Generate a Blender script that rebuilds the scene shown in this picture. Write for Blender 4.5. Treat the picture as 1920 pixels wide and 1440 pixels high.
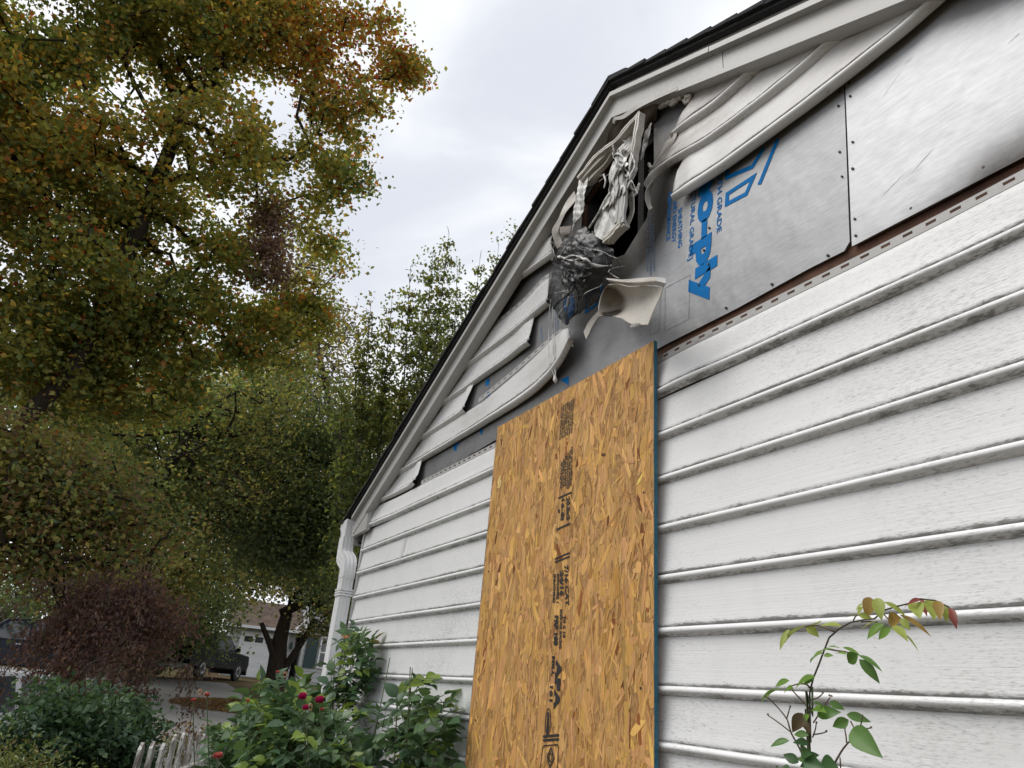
import bpy, math, random
import numpy as np
from mathutils import Vector, Matrix
from mathutils.geometry import tessellate_polygon

for o in list(bpy.data.objects):
    bpy.data.objects.remove(o, do_unlink=True)
SC = bpy.context.scene
COL = SC.collection
rnd = random.Random(7)
RNG = np.random.default_rng(11)

# ------------------------------------------------------------------ camera
CAM = np.array([0.0, -1.53, 1.60])
ROT = np.array([[0.50047771, -0.31798645, -0.80523704],
                [0.86189126, 0.27071584, 0.42878479],
                [0.08164267, -0.90862399, 0.40955698]])   # columns: camera right, down, forward
FOC = 1319.33
cam_data = bpy.data.cameras.new('camera')
cam = bpy.data.objects.new('camera', cam_data)
COL.objects.link(cam)
cam_data.sensor_width = 36.0
cam_data.lens = FOC / 1920.0 * 36.0
cam_data.clip_start = 0.02
cam_data.clip_end = 600.0
M = Matrix.Identity(4)
for i in range(3):
    M[i][0] = ROT[i][0]
    M[i][1] = -ROT[i][1]
    M[i][2] = -ROT[i][2]
    M[i][3] = CAM[i]
cam.matrix_world = M
SC.camera = cam

# ------------------------------------------------------------------ sky, sun, exposure
SUN_EL, SUN_AZ = math.radians(52), math.radians(205)      # azimuth clockwise from +y
world = bpy.data.worlds.new('World')
SC.world = world
world.use_nodes = True
nt = world.node_tree
nt.nodes.clear()
w_out = nt.nodes.new('ShaderNodeOutputWorld')
w_bg = nt.nodes.new('ShaderNodeBackground')
w_sky = nt.nodes.new('ShaderNodeTexSky')
w_sky.sky_type = 'NISHITA'
w_sky.sun_disc = False
w_sky.sun_elevation = SUN_EL
w_sky.sun_rotation = SUN_AZ
w_tc = nt.nodes.new('ShaderNodeTexCoord')
w_map = nt.nodes.new('ShaderNodeMapping')
w_map.inputs['Scale'].default_value = (1.0, 1.0, 2.2)
w_noise = nt.nodes.new('ShaderNodeTexNoise')
w_noise.inputs['Scale'].default_value = 2.3
w_noise.inputs['Detail'].default_value = 5.0
w_noise.inputs['Roughness'].default_value = 0.5
w_noise.inputs['Distortion'].default_value = 0.5
w_ramp = nt.nodes.new('ShaderNodeValToRGB')
w_ramp.color_ramp.interpolation = 'EASE'
w_ramp.color_ramp.elements[0].position = 0.36
w_ramp.color_ramp.elements[0].color = (0.575, 0.60, 0.655, 1)
w_ramp.color_ramp.elements[1].position = 0.64
w_ramp.color_ramp.elements[1].color = (0.80, 0.81, 0.83, 1)
w_mul = nt.nodes.new('ShaderNodeMixRGB')
w_mul.blend_type = 'MULTIPLY'
w_mul.inputs['Fac'].default_value = 1.0
w_mul.inputs['Color2'].default_value = (10.0, 10.0, 10.0, 1)
w_mix = nt.nodes.new('ShaderNodeMixRGB')
w_mix.inputs['Fac'].default_value = 0.95          # cloud cover over the clear sky
nt.links.new(w_tc.outputs['Generated'], w_map.inputs['Vector'])
nt.links.new(w_map.outputs['Vector'], w_noise.inputs['Vector'])
nt.links.new(w_noise.outputs['Fac'], w_ramp.inputs['Fac'])
nt.links.new(w_ramp.outputs['Color'], w_mul.inputs['Color1'])
nt.links.new(w_sky.outputs['Color'], w_mix.inputs['Color1'])
nt.links.new(w_mul.outputs['Color'], w_mix.inputs['Color2'])
nt.links.new(w_mix.outputs['Color'], w_bg.inputs['Color'])
nt.links.new(w_bg.outputs['Background'], w_out.inputs['Surface'])
w_bg.inputs['Strength'].default_value = 0.1

sun_data = bpy.data.lights.new('sun', 'SUN')
sun_data.energy = 1.5
sun_data.angle = math.radians(35)
sun_data.color = (1.0, 0.965, 0.91)
sun = bpy.data.objects.new('sun', sun_data)
COL.objects.link(sun)
sdir = Vector((math.sin(SUN_AZ) * math.cos(SUN_EL), math.cos(SUN_AZ) * math.cos(SUN_EL), math.sin(SUN_EL)))
sun.rotation_euler = sdir.to_track_quat('Z', 'Y').to_euler()
sun.location = sdir * 30

SC.cycles.max_bounces = 6
SC.cycles.diffuse_bounces = 3
SC.cycles.glossy_bounces = 2
SC.cycles.transmission_bounces = 4
SC.cycles.transparent_max_bounces = 6
SC.view_settings.view_transform = 'Standard'
SC.view_settings.look = 'None'
SC.view_settings.exposure = 0.46
SC.view_settings.gamma = 1.0
SC.view_settings.use_curve_mapping = False

# ------------------------------------------------------------------ helpers
def ray(px, py):
    q = ROT @ np.array([px - 960.0, py - 720.0, FOC])
    return q / np.linalg.norm(q)

def at(px, py, y=0.0):
    """photo point on the upright plane at depth y (the wall is y = 0)"""
    q = ray(px, py)
    return CAM + q * ((y - CAM[1]) / q[1])

def far(px, py, d):
    """photo point at horizontal distance d"""
    q = ray(px, py)
    return CAM + q * (d / math.hypot(q[0], q[1]))

def q2(x, y, Y=0.0): return at(900 + x / 3.6, 100 + y / 3.6, Y)
def q3(x, y, Y=0.0): return at(900 + x / 3.6, 400 + y / 3.6, Y)
def q4(x, y, Y=0.0): return at(1300 + x / 3.0, y / 3.0, Y)
def q6(x, y, Y=0.0): return at(600 + x / 3.2725, 560 + y / 3.2725, Y)

ORG = {}

def tag(o, label=None, cat=None, group=None, kind=None):
    if label: o['label'] = label
    if cat: o['category'] = cat
    if group: o['group'] = group
    if kind: o['kind'] = kind
    return o

def empty(name, loc, label, cat, group=None):
    o = bpy.data.objects.new(name, None)
    o.empty_display_size = 0.2
    COL.objects.link(o)
    o.location = loc
    ORG[o] = np.array(loc, float)
    return tag(o, label, cat, group)

def mesh(name, verts, faces, mat, parent=None, smooth=False, label=None, kind=None, attrs=None, col=None, auto=None):
    """one mesh object from world-space vertices"""
    v = np.asarray(verts, float).reshape(-1, 3)
    org = ORG.get(parent, np.zeros(3)) if parent is not None else np.zeros(3)
    me = bpy.data.meshes.new(name)
    if isinstance(faces, np.ndarray):
        k = faces.shape[1]
        me.vertices.add(len(v))
        me.vertices.foreach_set('co', (v - org).astype(np.float32).ravel())
        me.loops.add(faces.size)
        me.loops.foreach_set('vertex_index', faces.astype(np.int32).ravel())
        me.polygons.add(len(faces))
        me.polygons.foreach_set('loop_start', np.arange(0, faces.size, k, dtype=np.int32))
        me.update(calc_edges=True)
    else:
        me.from_pydata((v - org).tolist(), [], faces)
    if smooth:
        me.polygons.foreach_set('use_smooth', np.ones(len(me.polygons), bool))
        if auto is not None:
            me.set_sharp_from_angle(angle=math.radians(auto))
    for k, a in (attrs or {}).items():
        at_ = me.attributes.new(k, 'FLOAT', 'POINT')
        at_.data.foreach_set('value', np.asarray(a, np.float32))
    if col is not None:
        at_ = me.attributes.new('col', 'FLOAT_COLOR', 'POINT')
        c4 = np.ones((len(v), 4), np.float32)
        c4[:, :3] = col
        at_.data.foreach_set('color', c4.ravel())
    if isinstance(mat, (list, tuple)):
        for m_ in mat: me.materials.append(m_)
    else:
        me.materials.append(mat)
    me.validate()
    o = bpy.data.objects.new(name, me)
    COL.objects.link(o)
    if parent is not None:
        o.parent = parent
        ORG[o] = org
    else:
        ORG[o] = np.zeros(3)
    if label or kind: tag(o, label, None, None, kind)
    return o

def join(*shapes):
    V, F = [], []
    for v, f in shapes:
        n = len(V)
        V.extend([tuple(p) for p in v])
        F.extend([tuple(i + n for i in q) for q in f])
    return V, F

def box(x0, x1, y0, y1, z0, z1):
    v = [(x0, y0, z0), (x1, y0, z0), (x1, y1, z0), (x0, y1, z0), (x0, y0, z1), (x1, y0, z1), (x1, y1, z1), (x0, y1, z1)]
    return v, [(0, 3, 2, 1), (4, 5, 6, 7), (0, 1, 5, 4), (1, 2, 6, 5), (2, 3, 7, 6), (3, 0, 4, 7)]

def bar(a, b, w, d, up=(0, -1, 0), w2=None, d2=None):
    """rectangular bar from a to b; d is measured along up"""
    a, b = np.array(a, float), np.array(b, float)
    t = (b - a) / np.linalg.norm(b - a)
    u = np.array(up, float); u -= t * (u @ t); u /= np.linalg.norm(u)
    s = np.cross(t, u)
    w2, d2 = w2 or w, d2 or d
    v = []
    for p, ww, dd in ((a, w, d), (b, w2, d2)):
        for i, j in ((-1, -1), (1, -1), (1, 1), (-1, 1)):
            v.append(p + s * i * ww / 2 + u * j * dd / 2)
    return v, [(0, 1, 2, 3), (7, 6, 5, 4), (0, 4, 5, 1), (1, 5, 6, 2), (2, 6, 7, 3), (3, 7, 4, 0)]

def prism(loops, y0, y1, axis='y'):
    """polygon with holes in the x-z plane, given as loops of (x, z), extruded from y0 to y1"""
    L = [[Vector((p[0], p[1], 0)) for p in lp] for lp in loops]
    tri = tessellate_polygon(L)
    pts = [p for lp in loops for p in lp]
    n = len(pts)
    V = [(p[0], y0, p[1]) for p in pts] + [(p[0], y1, p[1]) for p in pts]
    F = []
    for t in tri:
        a, b, c = t
        ar = (pts[b][0] - pts[a][0]) * (pts[c][1] - pts[a][1]) - (pts[c][0] - pts[a][0]) * (pts[b][1] - pts[a][1])
        if ar < 0: b, c = c, b
        F.append((a, b, c))
        F.append((a + n, c + n, b + n))
    s = 0
    for li, lp in enumerate(loops):
        m = len(lp)
        area = sum(lp[i][0] * lp[(i + 1) % m][1] - lp[(i + 1) % m][0] * lp[i][1] for i in range(m))
        flip = (area < 0) != (li > 0)
        for i in range(m):
            a, b = s + i, s + (i + 1) % m
            F.append((b, a, a + n, b + n) if flip else (a, b, b + n, a + n)[::-1])
        s += m
    return V, F

def catmull(P, n):
    P = np.asarray(P, float)
    if len(P) == 2:
        t = np.linspace(0, 1, n)[:, None]
        return P[0] * (1 - t) + P[1] * t
    Q = np.vstack([2 * P[0] - P[1], P, 2 * P[-1] - P[-2]])
    seg = np.linalg.norm(np.diff(P, axis=0), axis=1)
    cum = np.concatenate([[0], np.cumsum(seg)])
    out = []
    for s in np.linspace(0, cum[-1], n):
        i = min(max(np.searchsorted(cum, s, side='right') - 1, 0), len(P) - 2)
        t = (s - cum[i]) / max(seg[i], 1e-9)
        a, b, c, d = Q[i:i + 4]
        out.append(0.5 * (2 * b + (c - a) * t + (2 * a - 5 * b + 4 * c - d) * t * t + (3 * b - a - 3 * c + d) * t ** 3))
    return np.array(out)

def wob(P, f, seed):
    r = np.random.default_rng(seed)
    s = 0
    for k in range(5):
        d = r.normal(size=3) * f * (1.6 ** k) * .7
        s = s + np.sin(P @ d + r.uniform(0, 6.28)) / (1.35 ** k)
    return s / 2.6

def grid_faces(nu, nv):
    """nu rows of nv vertices"""
    i = np.arange(nu - 1)[:, None] * nv + np.arange(nv - 1)[None]
    i = i.ravel()
    return np.stack([i, i + 1, i + nv + 1, i + nv], 1)

def sheet(name, rows, mat, parent, nu=24, nv=16, amp=0.0, freq=25.0, thick=0.0025, seed=1, stretch=None, soot=None, label=None, dirt_and_light=None, ridge=False, holes=None):
    """thin crumpled sheet: rows of 3-D points, smoothed both ways, wrinkled and given thickness"""
    R = np.array([catmull(r, nv) for r in rows])
    G = np.array([catmull(R[:, j], nu) for j in range(nv)]).transpose(1, 0, 2)
    P = G.reshape(-1, 3)
    du = np.gradient(G, axis=0); dv = np.gradient(G, axis=1)
    N = np.cross(du, dv); N /= np.maximum(np.linalg.norm(N, axis=2, keepdims=True), 1e-9)
    if N[..., 1].mean() > 0: N = -N
    if amp:
        Q = P * (np.array(stretch) if stretch is not None else 1.0)
        w_ = wob(Q, freq, seed)
        if ridge: w_ = 1 - 2.2 * np.abs(w_) + .5 * (1 - 2 * np.abs(wob(Q, freq * 2.3, seed + 7)))
        P = P + N.reshape(-1, 3) * (w_ * amp)[:, None]
    n = len(P)
    Nf = N.reshape(-1, 3)
    V = np.vstack([P, P - Nf * thick])
    f = grid_faces(nu, nv)
    if holes is not None:
        cen = P[f].mean(1)
        rim = np.minimum(np.minimum(f[:, 0] // nv, nu - 2 - f[:, 0] // nv) / nu, np.minimum(f[:, 0] % nv, nv - 2 - f[:, 0] % nv) / nv)
        f = f[wob(cen, 38, seed + 2) * .7 + wob(cen, 95, seed + 9) * .5 < holes + np.clip(rim * 6, 0, .6)]
    F = [tuple(q) for q in f] + [tuple(q[::-1] + n) for q in f]
    if holes is None:
        edge = [j for j in range(nv)] + [i * nv + nv - 1 for i in range(1, nu)] + [(nu - 1) * nv + j for j in range(nv - 2, -1, -1)] + [i * nv for i in range(nu - 2, 0, -1)]
        for a, b in zip(edge, edge[1:] + edge[:1]):
            F.append((a, b, b + n, a + n))
    at_ = {}
    if soot is not None:
        at_['soot'] = np.tile(soot(P), 2)
    if dirt_and_light is not None:
        at_['dirt_and_light'] = np.full(len(V), dirt_and_light)
    return mesh(name, V, F, mat, parent, smooth=True, attrs=at_, label=label, auto=60)

def tube_arrays(P, r, k=6, cap=True):
    P = np.asarray(P, float)
    r = np.broadcast_to(np.asarray(r, float), (len(P),))
    T = np.gradient(P, axis=0)
    T /= np.maximum(np.linalg.norm(T, axis=1, keepdims=True), 1e-9)
    ref = np.array([0.13, 0.31, 0.94]) if abs(T[:, 2]).mean() < .85 else np.array([0.94, 0.3, 0.1])
    V = []
    for p, t, rr in zip(P, T, r):
        u = np.cross(t, ref); u /= max(np.linalg.norm(u), 1e-9)
        w = np.cross(t, u)
        for j in range(k):
            a = 2 * math.pi * j / k
            V.append(p + (u * math.cos(a) + w * math.sin(a)) * rr)
    F = []
    for i in range(len(P) - 1):
        for j in range(k):
            F.append((i * k + j, i * k + (j + 1) % k, (i + 1) * k + (j + 1) % k, (i + 1) * k + j))
    if cap:
        F.append(tuple(range(k))[::-1])
        F.append(tuple((len(P) - 1) * k + j for j in range(k)))
    return V, F

# ------------------------------------------------------------------ materials
class NB:
    def __init__(self, name):
        self.m = bpy.data.materials.new(name)
        self.m.use_nodes = True
        self.t = self.m.node_tree
        self.b = self.t.nodes['Principled BSDF']
        self.out = self.t.nodes['Material Output']
        self._tc = None
    def n(self, typ, **kw):
        nd = self.t.nodes.new(typ)
        for k, v in kw.items():
            if hasattr(nd, k) and k not in nd.inputs: setattr(nd, k, v)
            else: self.set(nd.inputs[k], v)
        return nd
    def set(self, inp, v):
        if isinstance(v, bpy.types.NodeSocket): self.t.links.new(v, inp)
        elif isinstance(v, bpy.types.Node): self.t.links.new(v.outputs[0], inp)
        else:
            if isinstance(v, (tuple, list)) and len(v) == 3 and inp.type == 'RGBA': v = (*v, 1)
            inp.default_value = v
    def coord(self, scale=(1, 1, 1), rot=(0, 0, 0), kind='Object'):
        if self._tc is None: self._tc = self.t.nodes.new('ShaderNodeTexCoord')
        mp = self.t.nodes.new('ShaderNodeMapping')
        mp.inputs['Scale'].default_value = scale
        mp.inputs['Rotation'].default_value = rot
        self.t.links.new(self._tc.outputs[kind], mp.inputs['Vector'])
        return mp.outputs[0]
    def noise(self, scale, st=(1, 1, 1), detail=4, rough=.55, dist=0, rot=(0, 0, 0)):
        nd = self.n('ShaderNodeTexNoise', Vector=self.coord(st, rot), Scale=scale, Detail=detail, Roughness=rough, Distortion=dist)
        return nd.outputs['Fac']
    def math(self, op, a, b=0.0, clamp=False):
        nd = self.t.nodes.new('ShaderNodeMath'); nd.operation = op; nd.use_clamp = clamp
        self.set(nd.inputs[0], a); self.set(nd.inputs[1], b)
        return nd.outputs[0]
    def ramp(self, fac, stops, ease=False):
        nd = self.t.nodes.new('ShaderNodeValToRGB')
        if ease: nd.color_ramp.interpolation = 'EASE'
        el = nd.color_ramp.elements
        while len(el) < len(stops): el.new(0.5)
        for e, (p, c) in zip(el, stops):
            e.position = p
            e.color = (c, c, c, 1) if isinstance(c, (int, float)) else (*c, 1)
        self.set(nd.inputs['Fac'], fac)
        return nd.outputs['Color']
    def mix(self, fac, a, b, mode='MIX'):
        nd = self.t.nodes.new('ShaderNodeMixRGB'); nd.blend_type = mode
        self.set(nd.inputs['Fac'], fac); self.set(nd.inputs['Color1'], a); self.set(nd.inputs['Color2'], b)
        return nd.outputs[0]
    def attr(self, name, out='Fac'):
        nd = self.t.nodes.new('ShaderNodeAttribute'); nd.attribute_name = name
        return nd.outputs[out]
    def bump(self, h, strength=.3, dist=.002, prev=None):
        nd = self.t.nodes.new('ShaderNodeBump')
        nd.inputs['Strength'].default_value = strength; nd.inputs['Distance'].default_value = dist
        self.set(nd.inputs['Height'], h)
        if prev is not None: self.set(nd.inputs['Normal'], prev)
        return nd.outputs[0]
    def done(self, base=None, rough=.5, metal=0.0, normal=None, spec=None):
        if base is not None: self.set(self.b.inputs['Base Color'], base)
        self.set(self.b.inputs['Roughness'], rough)
        self.set(self.b.inputs['Metallic'], metal)
        if normal is not None: self.set(self.b.inputs['Normal'], normal)
        if spec is not None: self.set(self.b.inputs['Specular IOR Level'], spec)
        return self.m

def m_plain(name, c, rough=.5, metal=0.0, var=.12, scale=12.0, bump=0.0, spec=None):
    b = NB(name)
    n = b.noise(scale, detail=5)
    c = np.array(c)
    col = b.ramp(n, [(.3, tuple(c * (1 - var))), (.7, tuple(np.minimum(c * (1 + var), 1)))])
    nm = b.bump(b.noise(scale * 8, detail=3), bump, .003) if bump else None
    return b.done(col, rough, metal, nm, spec)

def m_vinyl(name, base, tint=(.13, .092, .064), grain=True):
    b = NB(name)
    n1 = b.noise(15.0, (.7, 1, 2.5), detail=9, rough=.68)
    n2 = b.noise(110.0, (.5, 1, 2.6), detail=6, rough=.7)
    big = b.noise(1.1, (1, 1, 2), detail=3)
    d = b.attr('dirt_and_light')
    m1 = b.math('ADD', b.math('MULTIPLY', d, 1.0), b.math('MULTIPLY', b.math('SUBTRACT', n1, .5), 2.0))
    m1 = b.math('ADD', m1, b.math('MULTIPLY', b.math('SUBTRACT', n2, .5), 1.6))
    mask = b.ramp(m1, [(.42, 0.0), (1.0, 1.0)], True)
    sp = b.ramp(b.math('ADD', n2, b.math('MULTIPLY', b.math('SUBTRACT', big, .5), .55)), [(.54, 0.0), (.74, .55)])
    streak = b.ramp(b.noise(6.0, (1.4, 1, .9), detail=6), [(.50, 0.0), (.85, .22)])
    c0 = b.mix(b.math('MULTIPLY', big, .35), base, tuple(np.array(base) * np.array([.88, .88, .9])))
    if grain: c0 = b.mix(b.math('MULTIPLY', d, -2.5, True), c0, (.86, .86, .86))  # bead crest painted lighter, standing in for the sky light it catches
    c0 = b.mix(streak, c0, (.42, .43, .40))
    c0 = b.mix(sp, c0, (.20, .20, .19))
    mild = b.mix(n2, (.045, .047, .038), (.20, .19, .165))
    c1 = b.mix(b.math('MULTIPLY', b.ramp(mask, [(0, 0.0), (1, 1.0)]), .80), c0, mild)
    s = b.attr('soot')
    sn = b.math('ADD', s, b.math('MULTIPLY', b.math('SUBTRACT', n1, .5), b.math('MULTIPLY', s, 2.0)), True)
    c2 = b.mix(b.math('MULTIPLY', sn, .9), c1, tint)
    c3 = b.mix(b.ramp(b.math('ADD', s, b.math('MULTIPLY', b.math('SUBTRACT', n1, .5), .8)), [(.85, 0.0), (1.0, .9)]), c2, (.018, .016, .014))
    nm = None
    if grain:
        g = b.noise(34.0, (.10, 1, 7.0), detail=5, rough=.6, dist=.3)
        nm = b.bump(g, .40, .0020)
    return b.done(c3, .42, 0.0, nm, .35)

def m_leaf(name, rough=.5, trans=.35, use_col=True, base=(.06, .09, .02), var=.3):
    b = NB(name)
    c = b.attr('col', 'Color') if use_col else b.mix(b.noise(14, detail=4), tuple(np.array(base) * (1 - var)), tuple(np.array(base) * (1 + var)))
    b.done(c, rough, 0, None, .3)
    tr = b.t.nodes.new('ShaderNodeBsdfTranslucent')
    b.set(tr.inputs['Color'], b.mix(1.0, c, (1.75, 1.65, .95), 'MULTIPLY'))
    ms = b.t.nodes.new('ShaderNodeMixShader')
    ms.inputs[0].default_value = trans
    b.t.links.new(b.b.outputs[0], ms.inputs[1]); b.t.links.new(tr.outputs[0], ms.inputs[2])
    b.t.links.new(ms.outputs[0], b.out.inputs['Surface'])
    return b.m

def m_bark(name, c, sc=1.0):
    b = NB(name)
    n = b.noise(9 * sc, (3, 3, .6), detail=7, rough=.65)
    c = np.array(c)
    col = b.ramp(n, [(.3, tuple(c * .55)), (.55, tuple(c)), (.75, tuple(c * 1.5))])
    return b.done(col, .9, 0, b.bump(n, .8, .02), .1)
# ------------------------------------------------------------------ material set
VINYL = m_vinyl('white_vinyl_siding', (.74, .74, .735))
VINYL_TRIM = m_vinyl('white_trim', (.44, .434, .42), grain=False)
VINYL_BURNT = m_vinyl('scorched_vinyl', (.60, .57, .52), grain=False)
ALU_WHITE = m_vinyl('white_painted_metal', (.80, .80, .80), grain=False)

def m_foil():
    b = NB('foil_faced_sheathing')
    n = b.noise(2.6, detail=6, rough=.6)
    f = b.noise(70.0, (.35, 1, 1.6), detail=5, rough=.65, rot=(0, math.radians(-38), 0))
    sc = b.noise(26.0, (.14, 1, 3.2), detail=5, rough=.75, rot=(0, math.radians(-38), 0))
    col = b.ramp(b.math('ADD', b.math('MULTIPLY', n, .65), b.math('MULTIPLY', f, .35)), [(.34, (.23, .234, .245)), (.50, (.295, .30, .31)), (.66, (.365, .37, .38))])
    col = b.mix(b.attr('tone'), col, b.mix(1.0, col, (1.40, 1.40, 1.40), 'MULTIPLY'))
    col = b.mix(b.ramp(sc, [(.61, 0.0), (.72, .50)]), col, (.20, .20, .21))
    s = b.attr('soot')
    sm = b.math('ADD', s, b.math('MULTIPLY', b.math('SUBTRACT', n, .5), b.math('MULTIPLY', b.math('ADD', s, .12), 2.2)), True)
    col = b.mix(b.ramp(sm, [(.06, 0.0), (.70, .97)]), col, (.040, .033, .028))
    h = b.math('ADD', b.math('MULTIPLY', f, .5), b.math('MULTIPLY', sc, .5))
    nm = b.bump(h, .30, .002)
    nm = b.bump(b.noise(5, (1, 1, .7), detail=3), .40, .02, nm)
    return b.done(col, b.ramp(n, [(.3, .42), (.7, .58)]), b.math('MULTIPLY', b.math('SUBTRACT', 1.0, sm), .45), nm)
FOIL = m_foil()
INK_BLUE = m_plain('blue_print_ink', (.0, .15, .43), .7, var=.12, scale=40, spec=.12)
INK_BLUE_PALE = m_plain('worn_blue_print_ink', (.12, .20, .32), .6, var=.3, scale=60)
INK_GREY = m_plain('grey_print_line', (.18, .19, .21), .6)
INK_BLACK = m_plain('black_stamp_ink', (.022, .020, .020), .7, var=.5, scale=90)
WOOD_BROWN = m_plain('brown_wall_wood', (.095, .042, .024), .85, var=.5, scale=16, bump=.4)
CHAR = m_plain('charred_wood', (.012, .011, .010), .95, var=.5, scale=20, bump=.5)
NAIL = m_plain('rusty_nail_head', (.05, .035, .03), .6, .4)
SHINGLE = m_plain('black_asphalt_shingle', (.022, .022, .024), .95, var=.35, scale=60, bump=.6)
SILVER = (lambda b: b.done(b.mix(b.ramp(b.noise(28, (1, 1, .5), detail=7, rough=.7), [(.36, 1.0), (.56, 0.0)]), (.70, .69, .66), (.09, .085, .08)), .46, .06, b.bump(b.noise(30, (1, 1, .4), detail=5), .6, .008)))(NB('melted_silvered_plastic'))

WALL_L, WALL_R = -4.835, 0.86
PEAK_X, SLOPE, RAKE_Z, DEPTH = -1.99, 0.507, 4.08, 8.0
def rake(x): return RAKE_Z - SLOPE * abs(x - PEAK_X)
def rake_left(z): return PEAK_X - (RAKE_Z - z) / SLOPE
def rake_right(z): return PEAK_X + (RAKE_Z - z) / SLOPE

house = empty('gabled_house', (PEAK_X, 0, 0), 'white vinyl sided gabled house with melted siding and exposed silver sheathing', 'house')

# ---- wall core: brown wood layer with the burnt hole, closed shell behind
HOLE = [(-2.33, 3.46), (-1.99, 3.36), (-1.845, 3.46), (-1.80, 3.66), (-1.80, 3.94), (-1.99, 4.03), (-2.33, 3.86)]
wall_loop = [(WALL_L + .03, .15), (WALL_R - .03, .15), (WALL_R - .03, rake(WALL_R) + .06), (PEAK_X, RAKE_Z + .10), (WALL_L + .03, rake(WALL_L) + .06)]
mesh('wood_backing', *prism([wall_loop, HOLE], .022, .045), WOOD_BROWN, house)
mesh('side_wall', *box(WALL_L + .005, WALL_L + .05, .05, DEPTH, .1, 2.72), VINYL, house)
mesh('side_wall', *box(WALL_R - .05, WALL_R - .005, .05, DEPTH, .1, 2.72), VINYL, house)
mesh('rear_wall', *prism([[(WALL_L + .05, .1), (WALL_R - .05, .1), (WALL_R - .05, 2.7), (PEAK_X, 4.1), (WALL_L + .05, 2.7)]], DEPTH - .05, DEPTH), VINYL, house)
mesh('foundation', *box(WALL_L + .02, WALL_R - .02, .0, DEPTH, -.3, .16), m_plain('grey_concrete', (.30, .29, .27), .9, bump=.4), house)
mesh('attic_floor', *box(WALL_L + .06, WALL_R - .06, .06, DEPTH - .06, 2.6, 2.63), CHAR, house)
for xs in (-2.36, -1.95, -1.60):
    mesh('charred_stud', *box(xs, xs + .038, .05, .14, 2.64, rake(xs) + .04), CHAR, house)
mesh('charred_header', *box(-2.30, -1.62, .052, .09, 3.90, 3.96), CHAR, house)

def soot_field(P, extra=0.0):
    """how burnt a point of the gable is: strongest round the vent hole"""
    d = np.hypot((P[:, 0] + 2.02) / 1.0, (P[:, 2] - 3.62) / 1.0)
    return np.clip(2.35 - d / .20, 0, 1) + extra

# ---- foil-faced sheathing panels
def panel(loops, y0, y1, res=.05, label=None, extra_dark=None, tone=0.0):
    """sheathing board: prism, with the face finely divided so that it can carry its stain and bow"""
    outer = loops[0]
    V, F = prism(loops, y0, y1)
    o = mesh('sheathing_panel', V, F, FOIL, house, label=label)
    import bmesh
    bm = bmesh.new(); bm.from_mesh(o.data)
    bmesh.ops.triangulate(bm, faces=bm.faces[:])
    for _ in range(6):
        long_e = [e for e in bm.edges if e.calc_length() > .12]
        if not long_e: break
        bmesh.ops.subdivide_edges(bm, edges=long_e, cuts=1)
        bmesh.ops.triangulate(bm, faces=[f for f in bm.faces if len(f.verts) > 3])
    bm.to_mesh(o.data); bm.free()
    n = len(o.data.vertices)
    co = np.zeros(n * 3, np.float32); o.data.vertices.foreach_get('co', co)
    P = co.reshape(-1, 3) + ORG[house]
    s = np.clip(soot_field(P) + .30 * np.clip((-1.75 - P[:, 0]) / .6, 0, 1), 0, 1)  # leftward term: smoke stain, with the shade on the strips painted in too
    if extra_dark is not None: s = np.clip(s + extra_dark(P), 0, 1)
    a = o.data.attributes.new('soot', 'FLOAT', 'POINT'); a.data.foreach_set('value', s.astype(np.float32))
    a = o.data.attributes.new('tone', 'FLOAT', 'POINT'); a.data.foreach_set('value', np.full(n, tone, np.float32))
    bow = wob(P * np.array([1, 0, 1]), 2.2, 5) * .0010
    co = (P - ORG[house]); co[:, 1] -= np.abs(bow)
    o.data.vertices.foreach_set('co', co.astype(np.float32).ravel())
    return o
def seam_x(z): return -.976 + (z - 2.818) / .536 * .048
rk = .07
pan_mid = panel([[(-2.45, 2.822), (-1.72, 2.826), (-1.40, 2.818), (-1.12, 2.822), (-1.0, 2.818), (seam_x(2.84) - .006, 2.838), (seam_x(3.60) - .003, 3.60),
                  (PEAK_X, RAKE_Z + rk), (-2.45, rake(-2.45) + rk)], HOLE], .012, .019, label='grey foil sheathing panel with blue printing and a burnt hole')
pan_right = panel([[(seam_x(2.82) + .003, 2.816), (-.7, 2.812), (-.2, 2.805), (WALL_R - .05, 2.80), (WALL_R - .05, rake(WALL_R - .05) + rk), (seam_x(3.60) + .001, 3.60 - .03)]],
                  .008, .0155, label='bright silver foil sheathing panel with scratches', tone=1.0,
                  extra_dark=lambda P: np.clip((2.93 - P[:, 2]) / .13, 0, 1) * np.clip((P[:, 0] + .90) / .3, .2, 1) * .62)  # panel face darkens towards its lower edge
pan_left = panel([[(WALL_L + .06, 2.822), (-2.452, 2.822), (-2.452, rake(-2.452) + rk), (WALL_L + .06, rake(WALL_L + .06) + rk)]], .012, .019,
                 label='dark grey foil sheathing strip behind the broken siding')
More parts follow.
